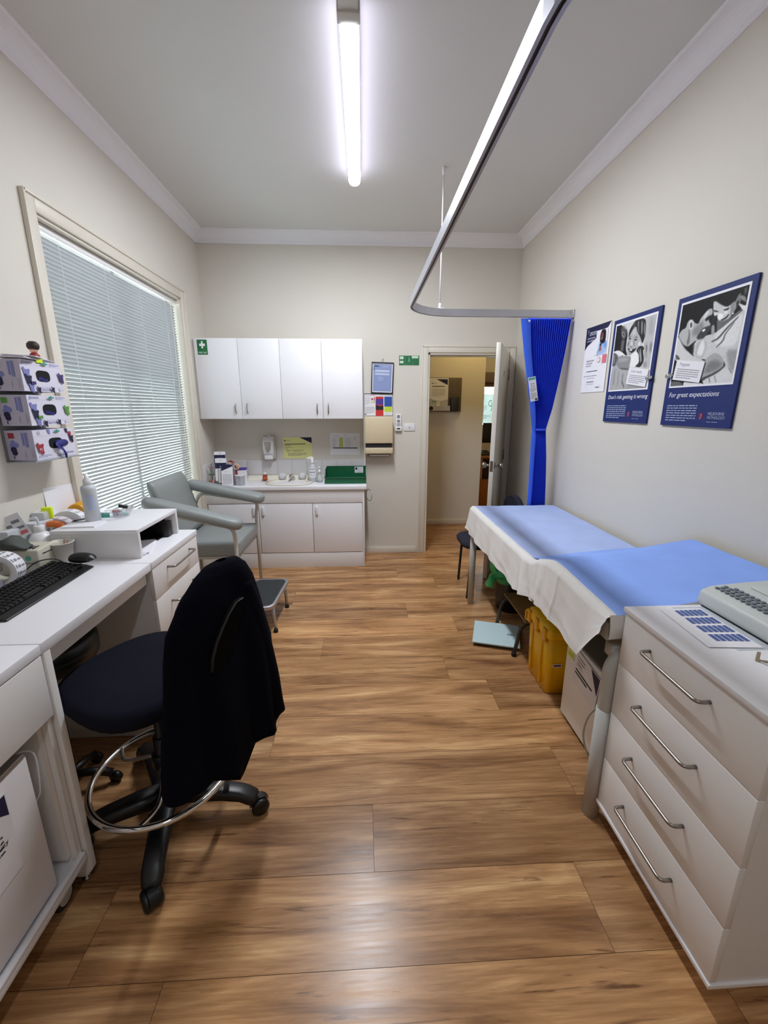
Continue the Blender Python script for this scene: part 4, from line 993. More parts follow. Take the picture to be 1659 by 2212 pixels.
single('folded_cloth', m, mat('pale_cloth', '#C9C5B8', .9, bump=.3), 'pale folded cloth lying on top of the fridge', 'cloth')

# open box shelf (monitor riser) on the pedestal
hs = thing('desk_riser', 'white open-fronted box shelf standing on the pedestal top', 'shelf', (-1.15, 1.97, DT))
HX0, HX1, HY0, HY1, HZ = -1.335, -.972, 1.776, 2.165, 1.010
part('top', MB().box(HX0, HX1, HY0 - .003, HY1 + .003, HZ - .017, HZ, 0, .001), LAM, hs)
part('side_panel', MB().box(HX0, HX1, HY0, HY0 + .017, DT, HZ - .017, 0, .001), LAMG, hs)
part('side_panel', MB().box(HX0, HX1, HY1 - .017, HY1, DT, HZ - .017, 0, .001), LAMG, hs)
part('back_panel', MB().box(HX0, HX0 + .01, HY0 + .017, HY1 - .017, DT, HZ - .017), LAMG, hs)
m = MB(); m.box(-1.20, -1.02, 2.00, 2.13, DT + .001, DT + .005).box(-1.20, -1.19, 2.0, 2.13, DT, DT + .09).box(-1.20, -1.02, 2.12, 2.135, DT, DT + .085, 0, .002).box(-1.05, -.99, 2.085, 2.135, DT, DT + .078, 0, .004)
single('stapler_tray', m, BLACKP, 'black desk tray inside the box shelf', 'tray')
m = MB(); m.box(-1.32, -1.2, 1.8, 2.14, DT + .001, DT + .07, 0, .004); single('dark_folder', m, mat('dark_folder_card', '#1A1A1C', .6), 'dark folder at the back inside the box shelf', 'folder')
for k in range(3):
    m = MB().box(-.105, .105, -.075, .075, 0, .002); m.xf(Matrix.Translation((-1.07, 1.90 + .006 * k, DT + .001 + .0023 * k)) @ Matrix.Rotation(PI / 2 + .12 + .1 * k, 4, 'Z'))
    single('paper_sheet', m, PAPER, 'loose white paper in the pile inside the box shelf', 'paper', group='papers inside the box shelf')

# on the riser: bottle, bowl, pad, pen
bt = thing('white_spray_bottle', 'tall white squeeze bottle with faint blue label on the box shelf', 'bottle', (-1.245, 1.93, HZ))
part('bottle', MB().lathe([(.027, 0), (.031, .005), (.031, .15), (.028, .165), (.015, .172)], -1.245, 1.93, HZ, 24), FROST, bt)
part('filling', MB().lathe([(.027, .004), (.029, .008), (.029, .05), (.029, .145), (.026, .16)], -1.245, 1.93, HZ, 20), mat('milky_filling', '#D9DADB', .5), bt)
part('cap', MB().lathe([(.017, .17), (.017, .19), (.010, .2), (.007, .222)], -1.245, 1.93, HZ, 16), WHITEP, bt)
m = MB(); m.loft([[(-1.245 + .0315 * math.sin(t), 1.93 - .0315 * math.cos(t), HZ + z) for t in [(.1 + 1.0 * k / 8) for k in range(9)]] for z in (.06, .13)], 0, True, False, False)
part('label_wrap', m, mat('faint_blue_label', '#AFBAD2', .6), bt)
bw = thing('clear_bowl', 'clear plastic bowl of small lollies and clips on the box shelf', 'bowl', (-1.195, 2.02, HZ))
part('bowl', MB().lathe([(.05, 0), (.055, .003), (.07, .02), (.078, .035), (.082, .037), (.078, .0375)], -1.195, 2.02, HZ, 32, caps=False), CLEAR, bw)
m = MB(); rs = random.Random(5)
for k in range(16):
    q = rs.uniform(0, 6.28); r_ = rs.uniform(0, .045); m.box(-.012, .012, -.006, .006, 0, .01, k % 4, .002)
    for v in list(m.bm.verts)[-1:]: pass
m = MB()
for k in range(16):
    q = rs.uniform(0, 6.28); r_ = rs.uniform(0, .045); t = MB().box(-.011, .011, -.006, .006, 0, .009, k % 4, .002); t.xf(Matrix.Translation((-1.195 + r_ * math.cos(q), 2.02 + r_ * math.sin(q), HZ + .003 + rs.uniform(0, .02))) @ Matrix.Rotation(rs.uniform(0, 3), 4, 'Z') @ Matrix.Rotation(rs.uniform(-.6, .6), 4, 'X')); m.merge(t.bm)
part('contents', m, [mat('mauve_wrapper', '#8E7E8C', .5), mat('grey_wrapper', '#8A8C94', .4), TEAL, mat('pinkish_wrapper', '#B07A7A', .5)], bw, stuff=True)
m = MB().box(-.02, .02, -.013, .013, 0, .014, 0, .004); m.xf(Matrix.Translation((-1.175, 2.05, HZ + .035)) @ Matrix.Rotation(.5, 4, 'Z') @ Matrix.Rotation(.3, 4, 'Y'))
part('dark_clip', m, BLACKP, bw)
m = sheet(.06, .025, [('r', 1, .1, .1, .4, .9), ('r', 0, .45, .1, .9, .9)], [TEAL]); m.xf(Matrix.Translation((-1.21, 1.947, HZ + .012))); part('label_strip', m, [TEAL, PAPER], bw)
m = MB().box(-.07, .07, -.05, .05, 0, .006); m.xf(Matrix.Translation((-1.25, 1.868, HZ)) @ Matrix.Rotation(.05, 4, 'Z'))
single('note_pad', m, PAPER, 'white note pad lying on the box shelf', 'note pad')
m = MB().cyl((-1.31, 1.91, HZ + .010), (-1.27, 1.96, HZ + .012), .004, 8, 0).cyl((-1.31, 1.91, HZ + .010), (-1.322, 1.895, HZ + .009), .004, 8, 1, .001)
single('pen', m, [INKG, INK], 'grey pen lying across the note pad', 'pen')

# ------------------------------------------------------------------ desk clutter
def roll(name, label, x, y, z, R, r, w, mats, rotz=0, tags=True, cat='label roll', grp=None, holder=None):
    g = thing(name, label, cat, (x, y, z), rotz, grp)
    M = Matrix.Rotation(-PI / 2, 4, 'X')   # axis along local y
    part('backing_roll', MB().lathe([(R, -w / 2), (R, w / 2), (r, w / 2), (r, -w / 2), (R, -w / 2)], seg=40, caps=False, M=M), mats[0], g, world=False)
    part('core', MB().lathe([(r, -w / 2 + .001), (r, w / 2 - .001), (r - .004, w / 2 - .001), (r - .004, -w / 2 + .001), (r, -w / 2 + .001)], seg=32, caps=False, M=M), mats[2] if len(mats) > 2 else BEIGEP, g, world=False)
    if tags:
        m = MB()
        for k in range(9):
            a0 = math.radians(95 - k * 24); a1 = a0 - math.radians(18)
            for row, (u0, u1) in enumerate(((-.42, -.30), (-.22, .02), (.10, .40))):
                m.quad([((R + .0006) * math.cos(q), u * w, (R + .0006) * math.sin(q)) for q, u in ((a0 - .06 * (row + 1), u0), (a0 - .06 * (row + 1), u1), (a1 + .03, u1), (a1 + .03, u0))], 0)
        part('printed_marks', m, mats[1], g, world=False, stuff=True)
    return g
# big barcode roll at the near end, on its card holder
roll('label_roll', 'large roll of white barcode labels standing at the left edge of the desk', -1.325, 1.505, DT + .064, .062, .043, .055, [PAPER, INKG, BEIGEP], .15)
m = MB().box(-1.43, -1.30, 1.462, 1.470, DT + .0, DT + .040, 0, .001)
single('card_holder', m, GLSIDE, 'low pinkish card strip standing in front of the large barcode roll', 'holder')
lp = thing('label_printer', 'beige label printer with vent slots at the back of the desk', 'printer', (-1.37, 1.66, DT))
m = MB(); m.prism([(1.605, DT), (1.612, DT + .100), (1.70, DT + .108), (1.735, DT + .095), (1.738, DT)], 'x', -1.415, -1.272, 0, False, .006)
part('body', m, BEIGEP, lp)
m = MB()
for k in range(6): m.box(-1.372 + k * .014, -1.365 + k * .014, 1.625, 1.66, DT + .1015, DT + .1045)
part('vent_slots', m, INK, lp)
part('paper_slot', MB().box(-1.2725, -1.2705, 1.635, 1.70, DT + .078, DT + .081), INK, lp)
part('badge', MB().lathe([(.010, 0), (.010, .002)], M=Matrix.Translation((-1.31, 1.609, DT + .068)) @ Matrix.Rotation(PI / 2, 4, 'X'), seg=14), TEAL, lp)
part('seam', MB().box(-1.41, -1.2715, 1.6045, 1.608, DT + .048, DT + .050), INKG, lp)
# dark cloth/bag on the printer
m = MB(); rings = []
for k in range(9):
    u = k / 8; x = -1.41 + .10 * u; hgt = .045 * math.sin(PI * min(1, u * .9 + .15)) + .004
    rings.append([(x, 1.625 + .045 * math.cos(q) * (1 - .5 * u * u), DT + .106 + hgt * (.5 + .5 * math.sin(q)) + .004 * math.sin(5 * q + k)) for q in [j_ / 16 * 2 * PI for j_ in range(16)]])
m.loft(rings, 0)
single('eyeglass_pouch', m, mat('dark_grey_pouch', '#4C504C', .75, var=.15, bump=.4), 'dark grey soft pouch lying on the beige printer', 'pouch')
m = MB(); m.tube(smooth_path([(-1.33, 1.598, DT + .01), (-1.31, 1.592, DT + .03), (-1.27, 1.60, DT + .058), (-1.23, 1.635, DT + .055), (-1.20, 1.66, DT + .02), (-1.17, 1.665, DT + .008)], 7), .0022, 6)
single('mouse_cable', m, BLACKP, 'thin black cable looping in front of the printer', 'cable')
cpn = thing('paper_cup', 'plain white paper cup with sticks in it on the desk', 'cup', (-1.262, 1.727, DT))
cxx, cyy = -1.262, 1.727
part('cup', MB().lathe([(.031, 0), (.031, .004), (.044, .094), (.0465, .094), (.0465, .098), (.043, .097), (.030, .006)], cxx, cyy, DT, 28, caps=False).lathe([(.031, .001), (.031, .003)], cxx, cyy, DT, 28), mat('paper_cup_white', '#E4E0D8', .6, var=.01), cpn)
m = MB().cyl((cxx - .01, cyy, DT + .01), (cxx + .02, cyy + .015, DT + .1), .003, 6).cyl((cxx, cyy - .01, DT + .01), (cxx - .005, cyy + .03, DT + .098), .003, 6)
part('stick', m, mat('brownish_stick', '#8A6A5C', .7), cpn)
pb = thing('round_pump_bottle', 'round-shouldered white pump bottle beside the orange label roll', 'bottle', (-1.39, 1.80, DT))
part('bottle', MB().lathe([(.042, 0), (.046, .006), (.047, .07), (.044, .095), (.030, .118), (.018, .126)], -1.385, 1.79, DT, 28), WHITEP, pb)
part('collar', MB().lathe([(.018, .124), (.019, .126), (.019, .150), (.015, .154)], -1.385, 1.79, DT, 20), WHITEP, pb)
part('spout', MB().lathe([(.005, .152), (.004, .178)], -1.385, 1.79, DT, 10).tube([(-1.385, 1.79, DT + .176), (-1.40, 1.80, DT + .182), (-1.43, 1.81, DT + .176)], .006, 8), FROST, pb)
roll('label_roll', 'bright orange label roll behind the round white bottle', -1.385, 1.865, DT + .082, .068, .045, .022, [ORANGE, mat('orange_label_dark', '#E86E2A', .6), BEIGEP], .1)
roll('label_roll', 'pinkish printed label roll next to the orange roll', -1.40, 1.92, DT + .084, .07, .03, .045, [mat('pinkish_white_label', '#E2D6DC', .7), INKL, BEIGEP], .1)
roll('label_roll', 'white barcode label roll farthest back behind the box shelf', -1.395, 1.995, DT + .092, .078, .03, .05, [PAPER, INKL, BEIGEP], .1)
m = MB(); m.box(XL + .005, -1.338, 1.84, 2.03, DT + .001, DT + .012).box(XL + .005, XL + .012, 1.84, 2.03, DT, DT + .06).cyl((-1.395, 1.835, DT + .088), (-1.395, 2.035, DT + .088), .009, 10).box(-1.40, -1.39, 1.836, 1.84, DT, DT + .095).box(-1.40, -1.39, 2.03, 2.034, DT, DT + .095)
single('roll_stand', m, WHITEP, 'white stand whose bar carries the three small label rolls', 'stand')
td2 = thing('sharps_pouch', 'amber yellow plastic container at the window end of the desk', 'container', (-1.41, 2.09, DT))
part('body', MB().lathe([(.036, -.055), (.04, -.05), (.04, .05), (.036, .055)], seg=24, M=Matrix.Translation((-1.41, 2.105, DT + .145)) @ Matrix.Rotation(.2, 4, 'Z') @ Matrix.Rotation(PI / 2, 4, 'X')).box(-1.44, -1.38, 2.06, 2.15, DT + .001, DT + .11, 0, .006), mat('amber_yellow_plastic', '#D99A10', .3), td2)
part('warning_label', MB().box(-1.379, -1.377, 2.05, 2.16, DT + .095, DT + .112).box(-1.45, -1.378, 2.052, 2.054, DT + .095, DT + .112), NEON, td2)
part('dark_lid', MB().lathe([(.001, 0), (.022, .002), (.022, .01), (.001, .012)], seg=20, M=Matrix.Translation((-1.365, 2.10, DT + .125)) @ Matrix.Rotation(PI / 2, 4, 'Y')), BLACKP, td2)
# highlighter-yellow sticker dispenser & clear holder against the wall
m = MB().box(-.02, .02, -.012, .012, 0, .052, 0, .005); m.xf(Matrix.Translation((-1.42, 1.90, DT + .155)) @ Matrix.Rotation(.3, 4, 'Z'))
single('neon_label_tag', m, NEON, 'neon yellow highlighter tag above the label rolls', 'tag')
m = MB().box(XL + .004, -1.40, 1.80, 1.915, DT + .001, DT + .155, 0, .003).box(XL + .004, -1.41, 1.86, 1.91, DT + .155, DT + .19, 0, .003)
single('card_dispenser', m, FROST, 'frosted upright dispenser against the wall behind the rolls', 'dispenser')
m = sheet(.075, .10, [('r', 1, .45, .62, .85, .75), ('r', 1, .15, .5, .4, .62), ('r', 1, .25, .3, .45, .42), ('r', 1, .55, .35, .9, .45), ('r', 2, .1, .1, .9, .25)], [PAPER]); m.xf(Matrix.Translation((-1.425, 1.745, DT + .115)) @ Matrix.Rotation(.35, 4, 'Z') @ Matrix.Rotation(-.35, 4, 'Y'))
single('label_card', m, [PAPER, INKG, PINKI], 'tilted white card of printed labels behind the pump bottle', 'card')
m = MB().box(XL + .004, XL + .04, 1.68, 1.775, DT + .001, DT + .155, 0, .004)
single('frosted_pocket', m, FROST, 'frosted pocket holder beside the black monitor edge', 'holder')
# monitor, mostly out of frame on the left
cmn = thing('desk_monitor', 'black monitor at the far left edge of the picture', 'monitor', (-1.36, 1.44, DT))
m = MB().box(-.25, .25, -.012, .012, .105, .42, 0, .006); m.xf(Matrix.Translation((-1.335, 1.30, DT)) @ Matrix.Rotation(PI / 2 - .12, 4, 'Z'))
m = MB(); m.prism(rrect(-.25, .25, .165, .45, .012), 'y', -.01, .01); m.xf(Matrix.Translation((-1.435, 1.375, DT)) @ Matrix.Rotation(PI / 2, 4, 'Z'))
part('screen', m, BLACKP, cmn)
part('stand', MB().box(-1.46, -1.447, 1.32, 1.38, DT + .01, DT + .3).lathe([(.06, 0), (.06, .008), (.02, .012)], -1.40, 1.35, DT, 24).box(-1.46, -1.40, 1.32, 1.38, DT + .002, DT + .012), BLACKP, cmn)
# keyboard: angled on the desk, keys as one field
kb = thing('keyboard', 'black computer keyboard lying along the desk', 'keyboard', (-1.185, 1.45, DT), math.radians(90 + 2))
kl, kw = .46, .155
m = MB(); m.prism([(-kw / 2, 0), (kw / 2, 0), (kw / 2, .030), (kw / 2 - .02, .030), (-kw / 2 + .03, .014), (-kw / 2, .006)], 'x', -kl / 2, kl / 2, 0, False, .003)
part('body', m, BLACKP, kb, world=False)
m = MB(); KEY = mat('black_keycap', '#141416', .42, var=.1)
for r in range(6):
    yy = -kw / 2 + .040 + r * .0185 + (.004 if r == 5 else 0); zz = .0150 + (yy + kw / 2 - .03) * .17
    x = -kl / 2 + .010
    while x < kl / 2 - .02:
        wd = .0165
        if r == 0 and -.12 < x < -.02: wd = .10
        if -kl / 2 + .295 < x < -kl / 2 + .303 or -kl / 2 + .356 < x < -kl / 2 + .364: x += .008; continue
        t = bmesh.new(); bmesh.ops.create_cube(t, size=1)
        for v in t.verts:
            top = v.co.z > 0; s__ = .78 if top else 1
            v.co = Vector((x + wd / 2 + v.co.x * wd * s__, yy + v.co.y * .0165 * s__, zz + (v.co.z + .5) * .008))
        m.merge(t, 0, False); x += wd + .0022
part('keys', m, KEY, kb, world=False, stuff=True)
m = MB(); rings = []
for k in range(11):
    u = -1 + 2 * k / 10; hw = math.sqrt(max(0, 1 - u ** 2)) ** .7
    rings.append([(u * .055, .031 * hw * math.cos(q) + .001, .012 + (.024 * hw) * max(-.4, math.sin(q))) for q in [j_ / 16 * 2 * PI for j_ in range(16)]])
m.loft(rings, 0); m.xf(Matrix.Translation((-1.150, 1.672, DT + .030)) @ Matrix.Rotation(math.radians(-8), 4, 'Z'))
single('computer_mouse', m, BLACKP, 'black mouse resting on the far end of the keyboard', 'mouse')
m = sheet(.2, .14, [('l', 1, .1, .2, .9, .8, 6)], [PAPER, INKL]); m.xf(Matrix.Translation((-1.23, 1.44, DT + .0012)) @ Matrix.Rotation(PI / 2, 4, 'Z') @ Matrix.Rotation(-PI / 2, 4, 'X')); single('desk_note', m, [PAPER, INKL], 'white note partly under the back of the keyboard', 'paper')
# ------------------------------------------------------------------ posters on the right wall
def wposter(w, h, y, z, name, label, title, tsx, cap, capx, capz, body, layers, logo, seed):
    g = thing(name, label, 'poster', (XR, y, z), -PI / 2)
    part('board', MB().box(-w / 2, w / 2, -.010, 0, 0, h, 0, .001), [POSTER], g, world=False)
    items = [('t', 1, title, .073, .229, .031, tsx, .22)]
    mats = [POSTER, WINK, SINK, ROSE, PINKI]
    items += [('l', 2, .073, .035, .535, .171, 7)]
    items += [('c', 3, .609, .082, .034), ('c', 0, .609, .082, .028), ('p', 4, [(.597, .062), (.607, .060), (.622, .086), (.612, .102), (.600, .096), (.610, .084)]), ('t', 2, 'MELBOURNE', .70, .091, .018, .83), ('t', 2, 'PATHOLOGY', .70, .063, .018, .86), ('l', 2, .70, .036, .9, .046, 1)]
    mb = MB(); y_ = -.0195
    t = sheet(w, h, items, mats, t=.0002); t.xf(Matrix.Translation((0, -.0105, 0)))
    # drop the stock so that only the printing stays
    part('lettering', t, mats, g, world=False)
    pw, ph = w * .887, h * .655
    part('photo_border', MB().box(-pw / 2, pw / 2, -.0122, -.0108, h * .305, h * .305 + ph), WINK, g, world=False)
    me = picture(pw - .018, ph - .018, 150, 160, layers, .3, seed)
    po = bpy.data.objects.new('photo_print', me); COL.objects.link(po); po.parent = g; po.location = (0, -.0126, h * .305 + .008); WORLDM[po] = WORLDM[g]
    cw, ch = .172, .088
    c_ = sheet(cw, ch, [('t', 1, cap, .14, .74, .020, .9, .12), ('l', 2, .1, .1, .9, .62, 5)], [PAPER], t=.001); c_.xf(Matrix.Translation((capx, -.0175, capz)) @ Matrix.Rotation(.14, 4, 'Y'))
    part('caption_card', c_, [PAPER, INKG, INKG], g, world=False)
    return g
E1 = lambda cx, cy, rx, ry, n=20, a=0: [(cx + rx * math.cos(t) * math.cos(a) - ry * math.sin(t) * math.sin(a), cy + rx * math.cos(t) * math.sin(a) + ry * math.sin(t) * math.cos(a)) for t in [k / n * 2 * PI for k in range(n)]]
big = [
 ([(-1,-1),(2,-1),(2,2),(-1,2)], 0.09, 0.01),
 ([(0.611,0.57),(0.741,0.627),(0.979,0.758),(1.06,0.784),(1.099,0.627),(1.062,0.335),(1.047,0.107),(1.052,-0.062),(0.597,-0.049),(0.476,0.273),(0.331,0.339),(0.308,0.518),(0.477,0.565)], 0.8, 0.0046),
 ([(0.63,0.561),(0.836,0.674),(0.988,0.723),(0.991,0.624),(0.975,0.402),(0.829,0.391),(0.659,0.442)], 0.88, 0.0154),
 ([(0.367,0.349),(0.351,0.493),(0.465,0.542),(0.538,0.457),(0.515,0.334),(0.468,0.306)], 0.7, 0.0154),
 ([(0.382,0.36),(0.421,0.503),(0.468,0.529),(0.51,0.429),(0.482,0.324)], 0.9, 0.0154),
 ([(0.59,0.488),(0.682,0.511),(0.778,0.603),(0.924,0.7),(0.937,0.689),(0.797,0.586),(0.703,0.493),(0.602,0.472)], 0.35, 0.0062),
 ([(0.678,0.41),(0.762,0.476),(0.777,0.545),(0.88,0.643),(0.892,0.637),(0.794,0.537),(0.783,0.462),(0.689,0.399)], 0.4, 0.0062),
 ([(0.837,0.361),(1.025,0.345),(1.018,0.225),(1.003,0.11),(0.933,0.15)], 0.62, 0.0192),
 ([(0.598,0.71),(0.635,0.709),(0.794,0.693),(0.884,0.743),(0.962,0.772),(0.973,0.753),(0.866,0.702),(0.741,0.627),(0.63,0.576)], 0.42, 0.0062),
 ([(0.596,0.713),(0.626,0.705),(0.655,0.584),(0.63,0.573)], 0.12, 0.0062),
 ([(0.509,0.929),(0.567,0.992),(0.716,1.014),(0.96,1.029),(1.03,1.01),(1.018,0.819),(0.932,0.838),(0.872,0.911),(0.831,0.843),(0.723,0.829),(0.652,0.867),(0.541,0.931)], 0.07, 0.0062),
 ([(0.869,0.923),(0.901,0.947),(0.923,0.845),(0.879,0.794),(0.851,0.761),(0.807,0.792)], 0.5, 0.0092),
 ([(0.863,0.858),(0.895,0.873),(0.902,0.817),(0.873,0.79)], 0.2, 0.0077),
 ([(0.896,0.9),(0.919,0.916),(0.974,0.888),(1.005,0.817),(0.964,0.847),(0.933,0.859)], 0.55, 0.0077),
 ([(0.933,0.972),(0.971,0.984),(0.985,0.928),(0.957,0.902)], 0.35, 0.0108),
 ([(0.884,0.845),(0.992,0.79),(1.012,0.815),(1.021,0.728),(0.966,0.755)], 0.92, 0.0046),
 ([(0.518,0.933),(0.557,0.932),(0.642,0.876),(0.729,0.834),(0.78,0.841),(0.839,0.869),(0.867,0.813),(0.846,0.751),(0.807,0.702),(0.719,0.687),(0.643,0.707),(0.617,0.748),(0.568,0.768),(0.543,0.821)], 0.8, 0.0054),
 ([(0.78,0.843),(0.838,0.875),(0.87,0.802),(0.842,0.74),(0.796,0.715),(0.805,0.77)], 0.58, 0.0108),
 ([(0.614,0.778),(0.657,0.782),(0.711,0.76),(0.711,0.719),(0.667,0.708),(0.635,0.724)], 0.95, 0.0069),
 ([(0.569,0.766),(0.614,0.777),(0.63,0.728),(0.61,0.746)], 0.3, 0.0054),
 ([(0.565,0.799),(0.602,0.795),(0.611,0.776),(0.575,0.774)], 0.92, 0.0062),
 ([(0.542,0.841),(0.592,0.821),(0.634,0.805),(0.596,0.804),(0.551,0.821)], 0.12, 0.0038),
 ([(0.696,0.813),(0.734,0.814),(0.773,0.824),(0.772,0.799),(0.731,0.795),(0.698,0.804)], 0.15, 0.0038),
 ([(0.713,0.791),(0.768,0.783),(0.756,0.756),(0.716,0.761)], 0.92, 0.0077),
 ([(0.675,0.707),(0.72,0.716),(0.762,0.733),(0.779,0.753),(0.793,0.744),(0.774,0.712),(0.732,0.697),(0.694,0.694)], 0.22, 0.0046),
 ([(0.856,0.742),(0.854,0.737),(0.846,0.735),(0.838,0.74),(0.833,0.747),(0.835,0.752),(0.842,0.753),(0.851,0.749)], 0.95, 0.0031),
 ([(-0.1,1.047),(0.501,0.96),(0.535,0.856),(0.458,0.862),(0.396,0.835),(0.333,0.722),(0.303,0.736),(0.224,0.794),(0.175,0.803),(0.134,0.772),(0.112,0.697),(0.085,0.687),(0.016,0.723),(-0.042,0.749)], 0.06, 0.0062),
 ([(0.004,0.64),(0.052,0.7),(0.119,0.709),(0.134,0.772),(0.166,0.802),(0.215,0.794),(0.274,0.74),(0.333,0.724),(0.355,0.783),(0.428,0.844),(0.466,0.866),(0.517,0.862),(0.539,0.81),(0.514,0.767),(0.488,0.734),(0.545,0.676),(0.489,0.661),(0.447,0.618),(0.489,0.588),(0.457,0.542),(0.378,0.533),(0.307,0.524),(0.225,0.469),(0.127,0.507),(0.028,0.603)], 0.72, 0.0054),
 ([(0.269,0.685),(0.367,0.732),(0.41,0.737),(0.438,0.658),(0.379,0.604),(0.294,0.579),(0.245,0.624)], 0.55, 0.0231),
 ([(0.161,0.781),(0.205,0.795),(0.244,0.76),(0.246,0.702),(0.215,0.673),(0.178,0.7)], 0.86, 0.0046),
 ([(0.182,0.754),(0.212,0.769),(0.234,0.723),(0.216,0.691),(0.198,0.703)], 0.35, 0.0046),
 ([(0.404,0.763),(0.404,0.8),(0.444,0.85),(0.482,0.833),(0.442,0.787)], 0.88, 0.0092),
 ([(0.428,0.755),(0.476,0.786),(0.538,0.79),(0.553,0.763),(0.494,0.747),(0.456,0.728)], 0.15, 0.0062),
 ([(0.333,0.57),(0.419,0.661),(0.487,0.67),(0.55,0.671),(0.553,0.624),(0.495,0.581),(0.466,0.538),(0.369,0.535)], 0.25, 0.0092),
 ([(0.414,0.64),(0.457,0.65),(0.467,0.632),(0.439,0.615),(0.419,0.625)], 0.97, 0.0031),
 ([(0.175,0.7),(0.216,0.629),(0.23,0.529),(0.203,0.478),(0.175,0.536),(0.194,0.599)], 0.45, 0.0108),
 ([(0.552,0.661),(0.594,0.678),(0.628,0.567),(0.574,0.554)], 0.62, 0.0092),
 ([(0.548,0.767),(0.603,0.757),(0.601,0.68),(0.553,0.676),(0.526,0.717)], 0.18, 0.0092),
 ([(0.179,0.452),(0.295,0.514),(0.319,0.452),(0.318,0.357),(0.253,0.39)], 0.1, 0.0054),
 ([(0.295,0.514),(0.318,0.517),(0.332,0.418),(0.332,0.355),(0.318,0.357)], 0.35, 0.0038),
 ([(-0.025,0.541),(0.006,0.633),(0.13,0.495),(0.216,0.423),(0.329,0.351),(0.433,0.302),(0.551,0.272),(0.533,0.256),(0.351,0.258),(0.017,0.314),(-0.01,0.408)], 0.82, 0.0046),
 ([(0.006,0.633),(0.13,0.493),(0.216,0.423),(0.212,0.417),(0.122,0.486),(0.007,0.619)], 0.4, 0.0031),
 ([(0.0,0.408),(0.065,0.379),(0.112,0.332),(0.033,0.334)], 0.35, 0.0046),
 ([(0.547,0.274),(0.573,0.309),(0.664,0.35),(0.733,0.336),(0.81,0.28),(0.861,0.203),(0.807,0.159),(0.698,0.104),(0.577,0.072),(0.523,0.036),(0.464,0.209)], 0.66, 0.0062),
 ([(0.619,0.261),(0.743,0.262),(0.828,0.206),(0.768,0.156),(0.618,0.121),(0.561,0.138)], 0.5, 0.0231),
 ([(0.86,0.206),(0.872,0.184),(0.799,0.129),(0.68,0.077),(0.538,0.032),(0.541,0.074),(0.696,0.114),(0.807,0.159)], 0.26, 0.0077),
 ([(0.834,0.245),(0.873,0.193),(0.848,0.185)], 0.12, 0.0038),
 ([(0.479,0.298),(0.542,0.292),(0.556,0.269),(0.519,0.277)], 0.15, 0.0038),
 ([(0.596,-0.046),(0.574,0.05),(0.741,0.098),(0.856,0.152),(0.934,0.147),(1.0,0.074),(1.045,-0.061)], 0.84, 0.0062),
 ([(0.727,0.09),(0.742,0.095),(0.787,0.012),(0.776,0.006)], 0.55, 0.0062),
 ([(0.647,0.069),(0.663,0.074),(0.696,0.009),(0.679,0.01)], 0.5, 0.0062),
 ([(0.912,0.175),(0.971,0.118),(0.99,0.087),(0.958,0.113)], 0.45, 0.0062),
 ([(-0.032,-0.043),(-0.013,0.066),(0.203,0.049),(0.265,-0.044)], 0.4, 0.0077),
 ([(0.234,0.048),(0.357,0.029),(0.582,0.013),(0.589,-0.052),(0.255,-0.043)], 0.88, 0.0046)]
